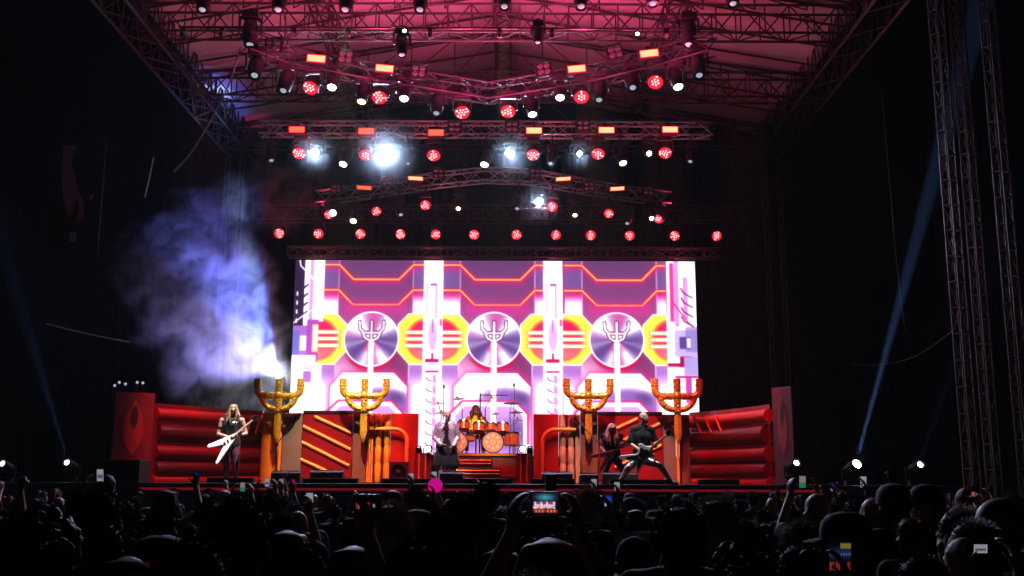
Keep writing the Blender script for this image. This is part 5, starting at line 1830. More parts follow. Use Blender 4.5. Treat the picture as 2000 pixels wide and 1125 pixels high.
def hair_kind(k):
    E = lambda x, y, z, a, b, c: ('e', HC + Vector((x, y, z)), (a, b, c), RI)
    rad = (.086, .105, .1)
    c0 = HC + Vector((0, -.012, .038))
    if k == 'short':
        ex = strands(MB(), 1500, c0, RI, rad, .02, .4, .0, .0022, -.35, True, 4)
        return organic('hair', [E(0, -.016, .043, .083, .098, .092), E(0, -.055, -.02, .066, .05, .06)], M['hair_dark'], .009, 0, 2, ex, .0015)
    if k == 'spiky':
        ex = strands(MB(), 1400, c0, RI, (.086, .1, .098), .032, .35, -.1, .0024, -.3, True, 5)
        return organic('hair', [E(0, -.016, .04, .083, .097, .092), E(0, -.055, -.02, .066, .05, .06)], M['hair_dark'], .009, 0, 2, ex, .002)
    if k == 'messy':
        ex = strands(MB(), 1500, c0, RI, (.088, .104, .1), .065, .75, .1, .0026, -.5, True, 6)
        return organic('hair', [E(0, -.016, .043, .09, .104, .097), E(0, -.05, -.04, .075, .06, .07)], M['hair_dark'], .009, 0, 1, ex, .004)
    if k == 'curly':
        ex = MB()
        r_ = random.Random(11)
        pr = [E(0, -.016, .04, .095, .108, .102), E(0, -.045, -.05, .085, .07, .08)]
        for _ in range(190):
            z = r_.uniform(-.75, 1)
            a = r_.uniform(0, 6.28)
            h = math.sqrt(1 - z * z)
            d = Vector((h * math.cos(a), h * math.sin(a), z))
            if d.y > .5 and z < .5:
                continue
            p = HC + Vector((0, -.02, .02)) + Vector((d.x * .105, d.y * .118, d.z * .118))
            pr.append(('e', p, (r_.uniform(.012, .022),) * 3, RI))
        strands(ex, 900, HC + Vector((0, -.02, .02)), RI, (.11, .125, .125), .03, 1.0, 0, .0025, -.7, True, 8)
        return organic('hair', pr, M['hair_dark'], .008, 0, 1, ex, .002)
    if k == 'long':
        me = long_hair(HC, RI, 1.05, .3, M['hair_dark'], 60, 12, .024)
        return me
    if k == 'bob':
        ex = strands(MB(), 1500, c0, RI, (.098, .112, .108), .04, .5, .5, .0024, -.6, True, 9)
        return organic('hair', [E(0, -.018, .035, .097, .11, .1), E(0, -.05, -.05, .092, .075, .085), E(0, -.045, -.11, .08, .06, .05)], M['hair_dark'], .009, 0, 2, ex, .003)
    if k == 'pony':
        pr = [E(0, -.016, .04, .084, .1, .092), E(0, -.05, -.02, .066, .05, .06), E(0, -.12, .09, .035, .04, .035), ('c', [(HC + Vector((0, -.13, .09)), .03), (HC + Vector((0, -.17, .0)), .032), (HC + Vector((0, -.15, -.16)), .014)])]
        return organic('hair', pr, M['hair_dark'], .009, 0, 2, strands(MB(), 1100, c0, RI, rad, .022, .5, 0, .002, -.2, True, 3), .002)


HAIR = {k: hair_kind(k) for k in ('short', 'spiky', 'messy', 'curly', 'long', 'bob', 'pony')}
_hm = {}


def hair_mesh(k, m):
    key = (k, m)
    if key not in _hm:
        me = HAIR[k] if m == 'hair_dark' else HAIR[k].copy()
        if m != 'hair_dark':
            me.materials[0] = M[m]
        _hm[key] = me
    return _hm[key]


def cap_parts(back=False, m='cap_dark'):
    sg = -1 if back else 1
    crown = MB().lathe([(.104, .0), (.104, .03), (.096, .075), (.07, .108), (.03, .122), (.008, .124)], 24, 'Z', HC + Vector((0, -.01, .03)))
    crown.v = [(x, HC.y - .01 + (y - HC.y + .01) * 1.13, z) for x, y, z in crown.v]
    crown = crown.mesh('cap_crown', M[m], smooth=True)
    vs, fs = [], []
    for i in range(13):
        a = math.pi * (i / 12)
        for r, dz in ((.1, .0), (.175 if 2 < i < 10 else .13, -.018)):
            vs.append(HC + Vector((math.cos(a) * .098 * (1 if r < .11 else 1.0), sg * math.sin(a) * (r * 1.12), .036 + dz)))
    for i in range(12):
        fs.append((2 * i, 2 * i + 1, 2 * i + 3, 2 * i + 2))
    brim = MB().add(vs, fs).mesh('cap_brim', M[m], smooth=True)
    bt = MB().ball(HC + Vector((0, -.01, .155)), .009, 8, 6).mesh('cap_button', M[m])
    return [('cap', crown), ('cap_brim', brim), ('cap_button', bt)]


M['cap_dark'] = mat('cap_dark', (.02, .02, .022), .8, vary=.3)
M['cap_blue'] = mat('cap_blue', (.03, .035, .07), .8, vary=.3)
M['cap_grey'] = mat('cap_grey', (.16, .16, .17), .8, vary=.3)
M['beanie'] = mat('beanie', (.02, .02, .12), .85, vary=.3, scale=40, bump=.6)
HATS = {'cap': cap_parts(False), 'cap_back': cap_parts(True, 'cap_grey'), 'cap_blue': cap_parts(True, 'cap_blue'),
        'beanie': [('beanie', MB().lathe([(.102, -.035), (.108, -.03), (.108, .015), (.1, .02), (.102, .05), (.09, .1), (.06, .135), (.02, .15), (.004, .152)], 24, 'Z', HC + Vector((0, -.008, .02))).mesh('beanie', M['beanie'], smooth=True))],
        'hat': [('hat_crown', MB().lathe([(.1, .0), (.098, .04), (.092, .095), (.07, .112), (.01, .108)], 24, 'Z', HC + Vector((0, -.01, .045))).mesh('hat_crown', M['cap_dark'], smooth=True)),
                ('hat_brim', MB().lathe([(.1, .0), (.165, -.012), (.17, -.006), (.1, .012)], 28, 'Z', HC + Vector((0, -.01, .045))).mesh('hat_brim', M['cap_dark'], smooth=True))]}
for k in ('hood',):
    HATS[k] = [('hood', organic('hood', [('e', HC + Vector((0, -.03, .02)), (.125, .14, .15), RI), ('c', [(HC + Vector((0, -.04, -.05)), .12), (HC + Vector((0, -.02, -.2)), .13)]), ('c', [(HC + Vector((-.12, -.01, -.2)), .075), (HC + Vector((.12, -.01, -.2)), .075)])], SHIRTS[0], .014, 0, 3, noise=.003))]
SHIRT_MESH = {}


def person(x, y, h, body, hair, shirt, label, group=None, hair_m='hair_dark', yaw=0.0, lean=0.0, cat='person'):
    s = h / 1.75
    t = thing('person', label, cat, group=group, mtx=Matrix.Translation((x, y, 0)) @ Matrix.Rotation(math.radians(yaw), 4, 'Z') @ Matrix.Rotation(lean, 4, 'Y') @ Matrix.Scale(s, 4))
    I = Matrix.Identity(4)
    bo, sh, tr, shoe = BODIES[body]
    put(bo, 'body', t, I)
    k = (body, shirt)
    if k not in SHIRT_MESH:
        me = sh.copy()
        me.materials[0] = SHIRTS[shirt]
        SHIRT_MESH[k] = me
    put(SHIRT_MESH[k], 'shirt', t, I)
    put(tr, 'trousers', t, I)
    put(shoe, 'shoes', t, I)
    if hair in HAIR:
        put(hair_mesh(hair, hair_m), 'hair', t, I)
    elif hair in HATS:
        root = None
        for nm, me in HATS[hair]:
            o = put(me, nm, t if root is None else root, I)
            root = root or o
        if hair in ('cap', 'cap_back', 'cap_blue', 'hat'):
            put(hair_mesh('short', hair_m), 'hair', t, Matrix.Translation((0, -.0, -.012)) @ Matrix.Translation(HC) @ Matrix.Scale(.97, 4) @ Matrix.Translation(-HC))
    return t


PLACED = []


def spectator(px, top, Y, body, hair, shirt, label, hair_m='hair_dark', yaw=0.0, lean=0.0, grow=0.0):
    """a spectator whose head top is seen at (px, top)"""
    p = P(px, top, Y)
    h = p.z - grow
    PLACED.append((p.x, Y))
    return person(p.x, Y, h, body, hair, shirt, label, None, hair_m, yaw, lean), p


# phones: body and bright screen
M['phone'] = mat('phone', (.01, .01, .012), .25)
M['phone_pic'] = attr_mat('phone_pic', 0.85, False)
M['phone_dim'] = attr_mat('phone_dim', 0.3, False)


def phone_picture(w, h, kind):
    """what the screen shows: a small blurred view of the stage"""
    y, x = np.mgrid[0:1:h * 1j, 0:1:w * 1j]
    img = np.zeros((h, w, 3))
    img[:] = (8, 8, 14)
    if kind == 'stage':
        img += np.exp(-((y - .2) / .16) ** 2 - ((x - .5) / .35) ** 2)[..., None] * np.array((70, 150, 170))
        iy = np.linspace(0, pic.shape[0] * .72, int(h * .3)).astype(int)
        ix = np.linspace(0, pic.shape[1] - 1, int(w * .8)).astype(int)
        a_, b_ = int(h * .4), int(w * .1)
        img[a_:a_ + len(iy), b_:b_ + len(ix)] = pic[iy][:, ix]
        img[(np.abs(y - .75) < .06) & (np.abs(x - .5) < .45)] = (170, 36, 30)
        img[(np.abs(y - .75) < .06) & (np.abs((x * 9) % 1 - .5) < .15) & (np.abs(x - .5) < .4)] = (235, 150, 90)
        img += rng.normal(0, 9, img.shape)
    elif kind == 'blue':
        img += np.exp(-((y - .35) / .25) ** 2 - ((x - .5) / .4) ** 2)[..., None] * np.array((30, 70, 190))
        img[(np.abs(y - .72) < .1) & (np.abs(x - .5) < .36)] = (200, 190, 240)
    elif kind == 'red':
        img[(np.abs(y - .5) < .18) & (np.abs(x - .32) < .28)] = (190, 60, 60)
        img[(np.abs(y - .5) < .1) & (np.abs(x - .32) < .2)] = (230, 150, 150)
        img[(np.hypot((x - .78) * 2, y - .5) < .09)] = (210, 210, 215)
    elif kind == 'white':
        img[:] = (225, 230, 240)
        img[(np.abs(y - .6) < .15) & (np.abs(x - .5) < .4)] = (120, 120, 160)
    elif kind == 'green':
        img[:] = (60, 190, 130)
        img[y < .55] = (200, 190, 180)
    elif kind == 'pink':
        img[:] = (230, 20, 150)
        img[(np.hypot(x - .5, y - .5) > .48)] = (20, 0, 15)
    elif kind == 'night':
        img += np.exp(-((y - .38) / .14) ** 2)[..., None] * np.array((40, 60, 120))
        img[(np.abs(y - .2) < .05) & (x > .5)] = (190, 170, 70)
        img[(np.abs(y - .7) < .1) & ((x * 7) % 1 < .6)] = (210, 70, 60)
        img[(np.abs(y - .42) < .02) & ((x * 9) % 1 < .3)] = (160, 200, 230)
    return np.clip(img, 0, 255)


def phone(c, w, h, kind, label, yaw=0, tilt=10, group=None, dim=False):
    mt = Matrix.Translation(c) @ Matrix.Rotation(math.radians(yaw), 4, 'Z') @ Matrix.Rotation(math.radians(tilt), 4, 'X')
    t = thing('phone', label, 'phone', group=group, mtx=mt)
    put(MB().box((0, 0, 0), (w, .008, h)).mesh('case', M['phone'], bevel=.003), 'case', t, Matrix.Identity(4))
    put(MB().ball((w * .35, .006, h * .38), .006, 8, 6).mesh('camera_lens', M['glass_dark']), 'camera_lens', t, Matrix.Identity(4))
    sw, sh_ = w * .93, h * .93
    o = picture_sheet('screen', (-sw / 2, -.0052, sh_ / 2), (sw / 2, -.0052, sh_ / 2), (-sw / 2, -.0052, -sh_ / 2), phone_picture(26, 26, kind), M['phone_dim' if dim else 'phone_pic'], None)
    o.parent = t
    return t


CR = [
    (90, 992, 3.7, 'plain', 'curly', 0, 'big curly haired spectator at the lower left corner', 'hair_dark', 20),
    (38, 1028, 3.0, 'plain', 'messy', 1, 'nearest spectator cut by the left picture edge, loose hair', 'hair_dark', 0),
    (196, 958, 5.6, 'plain', 'bob', 0, 'spectator with chin length hair left of the crowd, rim lit', 'hair_red', -15),
    (203, 1019, 4.4, 'plain', 'short', 1, 'short haired spectator in front of the curly one on the left', 'hair_dark', 15),
    (470, 976, 3.2, 'broad', 'short', 0, 'tall dark haired man whose head rises over the left crowd', 'hair_dark', 8),
    (312, 1050, 3.6, 'plain', 'cap_blue', 0, 'spectator in a bluish cap at the lower left', 'hair_dark', 0),
    (375, 1050, 2.6, 'broad', 'short', 0, 'near crop haired spectator at the lower left centre', 'hair_dark', 0),
    (560, 1032, 4.6, 'plain', 'long', 0, 'long haired spectator right of the tall dark haired man', 'hair_dark', 0),
    (758, 983, 5.2, 'plain', 'bob', 3, 'spectator with thick pale reddish hair beside the raised phone', 'hair_pale', 0),
    (815, 998, 5.6, 'plain', 'cap_back', 1, 'spectator in a grey cap right of the pale haired one', 'hair_dark', 0),
    (832, 972, 6.6, 'plain', 'short', 0, 'short haired spectator behind the grey cap', 'hair_dark', 0),
    (907, 964, 4.6, 'broad', 'short', 0, 'broad dark headed spectator left of centre', 'hair_dark', 0),
    (952, 938, 8.2, 'plain', 'short', 0, 'tall round headed spectator against the glowing steps', 'hair_dark', 0),
    (862, 1009, 4.4, 'broad', 'messy', 0, 'dark shaggy headed spectator in front of the broad one', 'hair_dark', 0),
    (820, 1054, 3.1, 'broad', 'spiky', 0, 'near spectator with short spiky hair at the bottom centre left', 'hair_dark', 0),
    (1102, 1032, 3.8, 'plain', 'messy', 3, 'near spectator with tousled reddish hair at the bottom centre', 'hair_red', 0),
    (1042, 1112, 2.9, 'plain', 'short', 4, 'grey head just peeking in at the bottom edge', 'hair_grey', 0),
    (1240, 1058, 5.2, 'plain', 'beanie', 0, 'spectator in a dark blue beanie at the bottom right centre', 'hair_dark', 0),
    (1328, 986, 4.8, 'broad', 'bob', 0, 'tall bob haired spectator right of the blue beanie', 'hair_dark', 0),
    (1152, 957, 7.6, 'plain', 'messy', 0, 'fair tousled head lit red below the right microphone stand', 'hair_pale', 0),
    (1396, 974, 5.2, 'plain', 'bob', 0, 'grey haired spectator right of the tall bob haired one', 'hair_grey', 0),
    (1452, 1019, 5.4, 'plain', 'curly', 0, 'curly haired spectator at the lower right centre', 'hair_dark', 0),
    (1438, 1056, 4.8, 'plain', 'curly', 1, 'near spectator with big curls below the other curly head', 'hair_dark', 0),
    (1475, 1086, 4.0, 'plain', 'messy', 0, 'nearest frizzy head at the bottom right centre', 'hair_dark', 0),
    (1598, 957, 7.6, 'plain', 'bald', 0, 'bald spectator lit pale in front of the left floor lamp', 'hair_dark', 25),
    (1708, 966, 7.4, 'plain', 'bald', 1, 'bald spectator left of the backward grey cap', 'hair_dark', 30),
    (1745, 947, 7.2, 'broad', 'cap_back', 0, 'tall spectator wearing a grey cap backwards on the right', 'hair_dark', 10),
    (1812, 948, 7.6, 'plain', 'cap', 0, 'spectator in a dark peaked cap turned left on the right', 'hair_dark', 60),
    (1655, 1003, 4.9, 'broad', 'cap', 0, 'spectator in a dark cap behind the lower phone', 'hair_dark', 75),
    (1960, 960, 4.2, 'broad', 'bald', 0, 'big bald man turned left at the right picture edge', 'hair_dark', 70),
    (1880, 985, 4.4, 'plain', 'pony', 0, 'spectator with tied hair left of the big bald man', 'hair_dark', 30),
    (1905, 1012, 3.9, 'plain', 'short', 3, 'short haired spectator low beside the big bald man', 'hair_dark', 40),
    (1560, 1058, 4.0, 'plain', 'pony', 0, 'spectator with tied hair left of the lower phone', 'hair_dark', 0),
    (690, 1062, 4.0, 'plain', 'long', 0, 'long haired spectator left of the spiky head', 'hair_dark', 0),
    (975, 1068, 4.2, 'plain', 'long', 0, 'long haired spectator between spiky and tousled heads', 'hair_dark', 0),
    (1800, 1080, 3.4, 'broad', 'short', 0, 'dark short haired spectator at the lower right', 'hair_dark', 0),
    (250, 1082, 3.4, 'plain', 'long', 1, 'dark long haired spectator at the bottom left', 'hair_dark', 0),
]
for px, top, Y, body, hair, sh, lb, hm, yw in CR:
    spectator(px, top, Y, body, hair, sh, lb, hm, yw)


def filming(px, py, Y, kind, label, plabel, w=.075, h=.15, two=False, hair='short', hair_m='hair_dark', shirt=0, dim=False, yaw=0):
    """a spectator holding a phone up at (px, py)"""
    c = P(px, py, Y)
    hx, hz = (0.0, 1.83) if two else (.155, 1.87)
    s = c.z / hz
    s = max(.9, min(1.06, s))
    x0, y0 = c.x - hx * s, Y - .4 * s
    PLACED.append((x0, y0))
    person(x0, y0, 1.75 * s, 'two_up' if two else 'one_up', hair, shirt, label, None, hair_m)
    c = Vector((c.x, Y, max(c.z, hz * s - .03)))
    if c.z > hz * s + .05:
        c.z = hz * s + .05
    phone(c, w, h, kind, plabel, 0, 12, None, dim)


filming(717, 987, 3.9, 'red', 'spectator raising a phone sideways left of the pale head', 'dark phone with red picture and round shutter button', .1, .085, False, 'short', dim=True)
filming(1065, 985, 3.6, 'stage', 'spectator with both arms up filming at the centre', 'brightest phone, turned sideways, with stage picture at the centre', .1, .09, True, 'long')
filming(1188, 979, 6.0, 'blue', 'spectator filming right of centre with one arm up', 'small phone with bluish picture right of centre', .06, .09, False, 'short')
filming(1640, 1090, 3.5, 'night', 'spectator in the lower right holding up a phone', 'upright phone with dim blue and red picture at the lower right', .075, .15, False, 'bob', dim=True)
SMALL = [(196, 928, 9, 'white', 'far left'), (803, 933, 12, 'white', 'left of the pink disc'), (848, 930, 11.5, 'white', 'just above the pink disc'), (522, 942, 13, 'white', 'below the left smoke'),
         (550, 943, 13.4, 'green', 'with green picture below the leftmost fork'), (573, 945, 12.4, 'pink', 'showing pink below the striped panel'), (474, 951, 12, 'green', 'with greenish picture below the left guitarist'),
         (384, 929, 10.5, 'blue', 'below the left tube wall'), (605, 975, 8.4, 'white', 'low left of centre'), (1567, 941, 9, 'green', 'showing green below the right floor lamps'),
         (1626, 952, 9.5, 'blue', 'showing blue on the right'), (1686, 941, 9.8, 'white', 'below the brightest floor lamp'), (1914, 1071, 3.6, 'white', 'low near the right edge'), (1160, 945, 11, 'white', 'below the right microphone stand'), (1205, 951, 11, 'white', 'below the long haired guitarist'), (1903, 965, 7, 'red', 'reddish, left of the big bald man')]
for i, (px, py, Y, kd, w) in enumerate(SMALL):
    filming(px, py, Y, kd, f'spectator holding up a phone {w}', f'small lit phone {w}' if kd == 'white' else f'small raised phone {w}', .06 if Y > 4 else .05, .11 if Y > 4 else .032, i % 3 == 0, ('short', 'long', 'messy')[i % 3], dim=True)
# pink round fan and a black box held up
c = P(850, 948, 10.8)
fan = thing('hand_fan', 'round glowing pink disc held up left of the singer', 'fan', c)
M['pink_disc'] = mat('pink_disc', (.6, .02, .3), .5, emit=(1, .01, .42), strength=.5, sample=False)
MB().lathe([(.075, 0), (.075, .006)], 24, 'Y', c).build('disc', M['pink_disc'], fan)
bar(c - Vector((0, 0, .2)), c - Vector((0, 0, .07)), .008, M['black'], fan, 'handle')
person(c.x - .17, c.y - .38, 1.74, 'one_up', 'short', 0, 'spectator holding up the round pink disc')
c = P(1076, 944, 7.5)
t = thing('camera_rig', 'black upright box camera raised above the crowd near centre', 'camera', c)
MB().box(c, (.075, .07, .13)).build('body', M['black'], t, bevel=.006)
MB().lathe([(.03, 0), (.03, .06), (.024, .07)], 16, 'Y', c + Vector((0, .035, .02))).build('lens', M['glass_dark'], t, smooth=True)
bar(c - Vector((0, 0, .36)), c - Vector((0, 0, .06)), .012, M['black'], t, 'grip')
person(c.x - .15, c.y - .38, 1.72, 'one_up', 'short', 1, 'spectator raising the black box camera')

# the rows behind, who cannot be told apart
ROWS = [('far', 10.0, 21.0, 'dark spectator in the far rows before the stage edge', 'far rows of spectators'), ('mid', 5.8, 10.0, 'dark spectator in the packed middle rows', 'middle rows of spectators'), ('near', 4.2, 5.8, 'dark unlit spectator between the near heads', 'near unlit spectators')]
rr = random.Random(21)
y = 4.3
while y < 20.6:
    half = y * .53 + .3
    x = -half + rr.uniform(0, .6)
    while x < half:
        yy = y + rr.uniform(-.3, .3)
        if all((x - a) ** 2 + (yy - b) ** 2 > .32 ** 2 for a, b in PLACED):
            for nm, y0, y1, lb, gr in ROWS:
                if y0 <= y < y1:
                    break
            hgt = rr.gauss(1.70, .06) if y > 8 else rr.gauss(1.66, .05)
            hgt = max(1.56, min(1.8, hgt))
            kind = rr.random()
            body = 'plain' if kind < .62 else ('broad' if kind < .86 else ('fist_up' if kind < .93 else 'one_up'))
            if y < 8 and body in ('fist_up', 'one_up'):
                body = 'broad'
            raised = ', arm raised' if body in ('fist_up', 'one_up') else ''
            hair = rr.choice(['short', 'short', 'spiky', 'messy', 'curly', 'long', 'bob', 'pony', 'short', 'messy', 'spiky', 'bob', 'cap' if y > 8 else 'messy', 'bald' if y > 7 else 'curly'])
            hn = {'short': 'short haired', 'spiky': 'spiky haired', 'messy': 'tousled', 'curly': 'curly haired', 'long': 'long haired', 'bob': 'bob haired', 'pony': 'tied hair', 'cap': 'capped', 'bald': 'bald', 'hood': 'hooded'}[hair]
            u = x / half
            zone = 'far left' if u < -.72 else 'left' if u < -.43 else 'centre left' if u < -.14 else 'centre' if u < .14 else 'centre right' if u < .43 else 'right' if u < .72 else 'far right'
            dep = 'rearmost rows' if y > 16.5 else 'far rows' if y > 12.5 else 'farther middle rows' if y > 9 else 'middle rows' if y > 6.6 else 'nearer rows'
            lb = f'{hn} dark spectator in the {dep}, {zone}'
            gr = f'spectators in the {dep}'
            person(x, yy, hgt, body, hair, rr.choice([0, 0, 0, 1, 1, 2, 3]), lb + raised, gr + (' with an arm raised' if raised else ''), rr.choice(['hair_dark'] * 6 + ['hair_red', 'hair_grey']), rr.uniform(-25, 25), rr.uniform(-.03, .03))
            PLACED.append((x, yy))
        x += rr.uniform(.68, 1.0) * (1 if y < 12 else 1.15)
    y += .85 if y < 9 else 1.15
# ---------------------------------------------------------------- masts, side lamps, cables, side banner
for px0, py0, px1, py1, Ym, w, lab in ((1846, 300, 1888, 787, 21.0, .22, 'lattice mast with red lit rungs nearest the stage on the right'), (1888, 300, 1921, 675, 22.6, .22, 'dim lattice mast just right of the red lit one'),
                                       (1964, 360, 1995, 787, 20.4, .22, 'lattice mast by the right picture edge, lit red at middle height')):
    a = P(px1, py1, Ym)
    t = thing('lattice_mast', lab, 'mast', (a.x, Ym, 0), 'lattice masts on the right')
    ang = math.radians(28)
    ux, uy = Vector((math.cos(ang), math.sin(ang), 0)), Vector((-math.sin(ang), math.cos(ang), 0))
    C = [Vector((a.x, Ym, 0)) + ux * (i * w / 2) + uy * (j * w / 2) for i, j in ((-1, -1), (1, -1), (1, 1), (-1, 1))]
    H = 15.4
    for c in C:
        bar(c, c + Vector((0, 0, H)), .02, M['mast'], t, 'upright')
    n = 28
    for k in range(n):
        z0, z1 = H * k / n, H * (k + 1) / n
        for f in range(4):
            p, q = C[f], C[(f + 1) % 4]
            if k % 2:
                p, q = q, p
            bar(p + Vector((0, 0, z0)), q + Vector((0, 0, z1)), .011, M['mast'], t, 'brace')
            bar(C[f] + Vector((0, 0, z0 + .01)), C[(f + 1) % 4] + Vector((0, 0, z0 + .01)), .016, M['mast'], t, 'rung')
M['floor_hot'] = mat('floor_hot', (.1, .1, .1), .4, emit=(.9, 1.0, .92), strength=30.0)
FL = [(1556, 904, 23.5, 'small', 0.75, 'small white floor lamp nearest the right banner', None), (1674, 906, 23.5, 'mid', .85, 'brightest white floor lamp throwing a blue beam upwards on the right', ((1838, 290), 700000, 3.4)),
      (1798, 907, 23.5, 'small', .8, 'white floor lamp left of the lattice masts', ((1905, 600), 34000, 4)), (130, 903, 23.5, 'small', .7, 'white floor lamp throwing a faint blue beam on the far left', ((30, 560), 70000, 4.5)), (4, 905, 23.5, 'small', .7, 'white floor lamp at the left picture edge', None)]
for px, py, Yf, size, sc, lab, beam in FL:
    lp = P(px, py, Yf)
    t, pv, d = moving_head('beam', lp, 12 if px > 1000 else -12, -24, 'floor_lamp', lab, 'stage light', 'floor_hot', size, sc, stand=True)
    base_z = pv.z - .46 * sc - .16
    cs = thing('lamp_plinth', f'black case under the {lab}', 'case', (pv.x, pv.y, 0))
    top_z = pv.z - .46 * sc + .0
    MB().box((pv.x, pv.y, (top_z - .02) / 2), (.6, .5, top_z - .02)).build('case', M['black'], cs, bevel=.01)
    for sg in (-1, 1):
        MB().box((pv.x + sg * .2, pv.y - .255, top_z * .7), (.12, .02, .06)).build('handle', M['black_metal'], cs)
    if beam:
        (bx, by), pw, cone = beam
        light('beam', 'SPOT', lp + Vector((0, 0, .1)), (.22, .42, 1.0), pw, t, aim=P(bx, by, Yf - .2), cone=cone, blend=.35, radius=.04)


def cable(pts, r, label, m='cable'):
    out = []
    V_ = [Vector(p) for p in pts]
    for i in range(len(V_) - 1):
        p0, p1, p2, p3 = V_[max(i - 1, 0)], V_[i], V_[i + 1], V_[min(i + 2, len(V_) - 1)]
        for k in range(8):
            u = k / 8
            out.append(0.5 * ((2 * p1) + (p2 - p0) * u + (2 * p0 - 5 * p1 + 4 * p2 - p3) * u * u + (3 * p1 - p0 - 3 * p2 + p3) * u ** 3))
    out.append(V_[-1])
    return tag(MB().path(out, r, 6).build('cable', M[m], None, smooth=True), label, 'cable')


cable([P(470, 92, 22.2), P(447, 165, 22.6), P(412, 235, 23), P(372, 300, 23.4), P(340, 335, 23.6)], .022, 'cable drooping from the left end of the curved truss', 'cable_pale')
cable([P(300, 308, 24), P(292, 345, 24), P(283, 385, 24)], .02, 'short pale cable hanging left of the smoke', 'cable_pale')
cable([P(1664, 712, 24), P(1720, 712, 24), P(1790, 695, 23.4), P(1866, 642, 22)], .014, 'cable sagging towards the lattice masts')
cable([P(1722, 180, 24), P(1738, 360, 24), P(1752, 520, 24), P(1768, 645, 24)], .012, 'thin cable hanging straight in the dark right side')
cable([P(90, 632, 23.6), P(170, 652, 23.8), P(252, 668, 24)], .015, 'cable strung across the dark left side', 'cable_pale')
cable([P(563, 150, 22.6), P(560, 60, 22.4), P(548, 10, 22.2), P(540, -20, 22)], .016, 'dark cable rising to the roof above the leftmost lamps')

# pale printed cloth hanging dimly on the far left
M['side_cloth'] = mat('side_cloth', (.012, .012, .014), .9, vary=.3)
M['side_print'] = mat('side_print', (.3, .3, .34), .8, vary=.3, scale=3)
c0 = P(150, 380, 24.2)
t = thing('side_banner', 'dark hanging banner with pale shapes on the far left', 'banner', c0)
bw, bh = 1.25, 2.9
MB().box(c0, (bw, .03, bh)).build('cloth', M['side_cloth'], t)
for pts in ([(-.42, 1.25), (-.12, 1.25), (-.2, .8), (-.05, .35), (.02, -.1), (-.12, -.6), (-.3, -.2), (-.4, .4)], [(-.02, .15), (.2, -.2), (.24, -.62), (.0, -.75), (.1, -.4)], [(.3, -.05), (.44, .02), (.36, -.2)], [(-.1, -.95), (.1, -.95), (.08, -1.2), (-.08, -1.2)]):
    MB().prism([(c0.x + x, c0.z + z) for x, z in pts], c0.y - .017, c0.y - .023).build('pale_print', M['side_print'], t)
t = thing('stage_monitor', 'dark speaker box standing low before the left banner', 'speaker', P(245, 925, 22.9))
p_ = P(245, 925, 22.9)
MB().box((p_.x, 22.9, 1.25), (.85, .7, 2.2)).build('box', M['black'], t, bevel=.02)
MB().box((p_.x, 22.54, 1.7), (.7, .01, .9)).build('grille', M['black_metal'], t)

# lamp inside the smoke
lp = P(546, 736, 30.2)
t, pv, d = moving_head('beam', lp, -20, -50, 'smoke_lamp', 'blazing white lamp in the smoke behind the leftmost fork', 'stage light', 'floor_hot', 'mid', .8, stand=True)
bar((pv.x, pv.y, DECK), (pv.x, pv.y, pv.z - .46 * .8), .04, M['black_metal'], t, 'stand_pole')
light('glow', 'POINT', lp + d * .15 + Vector((0, -.15, .1)), (.75, .85, 1.0), 75, t, radius=.12)
light('beam', 'SPOT', lp + d * .1, (.55, .95, 1.0), 6500, t, aim=P(486, 500, 30.4), cone=10, blend=.4, radius=.05)
light('beam', 'SPOT', lp + d * .12, (.1, .17, 1.0), 6500, t, aim=P(395, 440, 30.6), cone=44, blend=.6, radius=.05)
light('beam', 'SPOT', lp + d * .14, (1.0, .02, .2), 1600, t, aim=P(534, 610, 30.9), cone=9, blend=.6, radius=.05)

light('beam', 'SPOT', lp + d * .13, (.38, .34, 1.0), 2300, t, aim=P(410, 640, 30.4), cone=100, blend=.8, radius=.05)  # wide lavender fill added to tint the smoke like the wall's light
# ---------------------------------------------------------------- smoke and haze
PUFFS = [(395, 425, 30.8, 1.15, 1.0), (350, 500, 30.6, 1.4, 1.2), (450, 545, 30.5, 1.6, 1.4), (410, 640, 30.4, 1.7, 1.6), (490, 640, 30.3, 1.2, .9), (470, 735, 30.3, 1.5, .9), (530, 760, 30.0, 1.0, .9), (540, 385, 31.0, 1.3, .7), (505, 545, 30.3, .8, .9), (430, 790, 29.8, 1.1, .9), (300, 560, 30.6, 1.3, .9), (270, 500, 30.7, 1.1, .5), (330, 640, 30.4, 1.2, .8), (460, 400, 30.9, 1.0, .8), (390, 730, 30.2, 1.3, 1.2)]
sm = bpy.data.materials.new('smoke')
sm.use_nodes = True
nt = sm.node_tree
for n_ in list(nt.nodes):
    if n_.type != 'OUTPUT_MATERIAL':
        nt.nodes.remove(n_)
outn = [n_ for n_ in nt.nodes if n_.type == 'OUTPUT_MATERIAL'][0]
geo = nt.nodes.new('ShaderNodeNewGeometry')


def mth(op, a, b=None):
    n_ = nt.nodes.new('ShaderNodeMath')
    n_.operation = op
    for i, v_ in enumerate((a, b)):
        if v_ is None:
            continue
        if isinstance(v_, (int, float)):
            n_.inputs[i].default_value = v_
        else:
            nt.links.new(v_, n_.inputs[i])
    return n_.outputs[0]


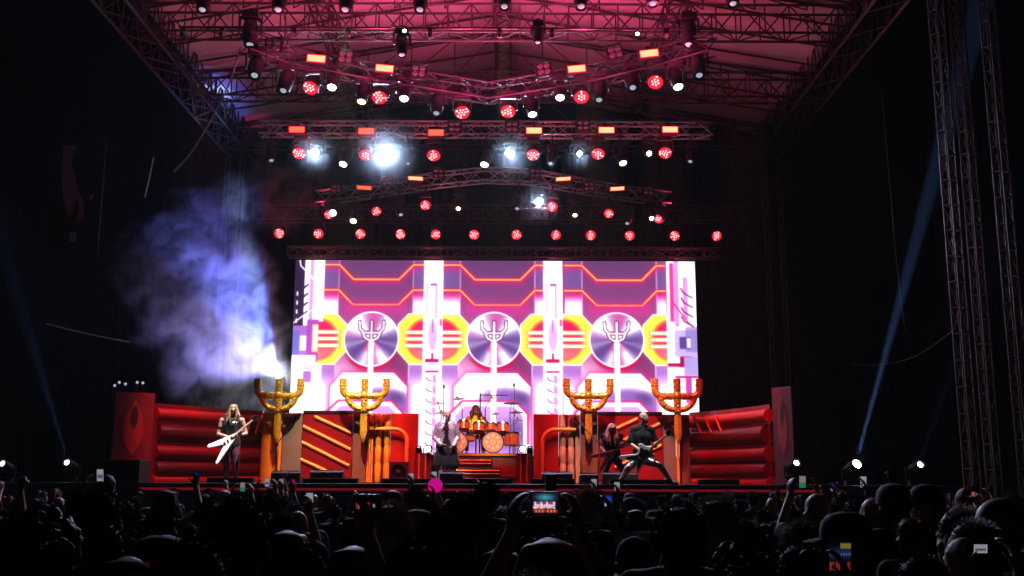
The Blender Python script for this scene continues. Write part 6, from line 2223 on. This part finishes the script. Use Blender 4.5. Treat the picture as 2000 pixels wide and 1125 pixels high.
nz0 = nt.nodes.new('ShaderNodeTexNoise')
nz0.inputs['Scale'].default_value = .8
nz0.inputs['Detail'].default_value = 3
nt.links.new(geo.outputs['Position'], nz0.inputs['Vector'])
wv = nt.nodes.new('ShaderNodeVectorMath')
wv.operation = 'MULTIPLY_ADD'
nt.links.new(nz0.outputs['Color'], wv.inputs[0])
wv.inputs[1].default_value = (1.3, 1.3, 1.3)
nt.links.new(geo.outputs['Position'], wv.inputs[2])
tot = None
for px, py, Yp, r, wgt in PUFFS:
    c = P(px, py, Yp) + Vector((.65, .65, .65))
    ds = nt.nodes.new('ShaderNodeVectorMath')
    ds.operation = 'DISTANCE'
    nt.links.new(wv.outputs[0], ds.inputs[0])
    ds.inputs[1].default_value = c
    f = mth('SUBTRACT', 1.0, mth('DIVIDE', ds.outputs['Value'], r))
    f = mth('MULTIPLY', mth('MAXIMUM', f, 0.0), wgt)
    tot = f if tot is None else mth('ADD', tot, f)
nz = nt.nodes.new('ShaderNodeTexNoise')
nz.inputs['Scale'].default_value = 1.25
nz.inputs['Detail'].default_value = 6
nz.inputs['Roughness'].default_value = .62
nz.inputs['Distortion'].default_value = .7
nt.links.new(geo.outputs['Position'], nz.inputs['Vector'])
rp = nt.nodes.new('ShaderNodeMapRange')
rp.inputs['From Min'].default_value = .46
rp.inputs['From Max'].default_value = .7
nt.links.new(nz.outputs['Fac'], rp.inputs['Value'])
dens = mth('MULTIPLY', mth('MULTIPLY', tot, mth('ADD', rp.outputs[0], .04)), 1.2)
pv_ = nt.nodes.new('ShaderNodeVolumePrincipled')
pv_.inputs['Color'].default_value = (.95, .95, .97, 1)
nt.links.new(dens, pv_.inputs['Density'])
nt.links.new(pv_.outputs[0], outn.inputs['Volume'])
sm.cycles.volume_step_rate = 1.0
x0, x1 = P(150, 600, 31).x, P(640, 600, 30).x
z0, z1 = P(400, 812, 30).z, P(400, 325, 31.5).z
smoke = MB().box(((x0 + x1) / 2, 30.5, (z0 + z1) / 2), (x1 - x0, 2.4, z1 - z0)).build('smoke_plume', sm)
tag(smoke, 'lavender and blue smoke cloud billowing left of the video wall', 'smoke', kind='stuff')

hz = bpy.data.materials.new('haze')
hz.use_nodes = True
nt = hz.node_tree
for n_ in list(nt.nodes):
    if n_.type != 'OUTPUT_MATERIAL':
        nt.nodes.remove(n_)
pv_ = nt.nodes.new('ShaderNodeVolumePrincipled')
pv_.inputs['Color'].default_value = (.9, .92, .95, 1)
pv_.inputs['Density'].default_value = 0.0006
nt.links.new(pv_.outputs[0], [n_ for n_ in nt.nodes if n_.type == 'OUTPUT_MATERIAL'][0].inputs['Volume'])
haze = MB().box((0, 18.5, 7.9), (60, 44, 17.8)).build('haze', hz)
tag(haze, 'thin stage haze hanging in the air', kind='stuff')
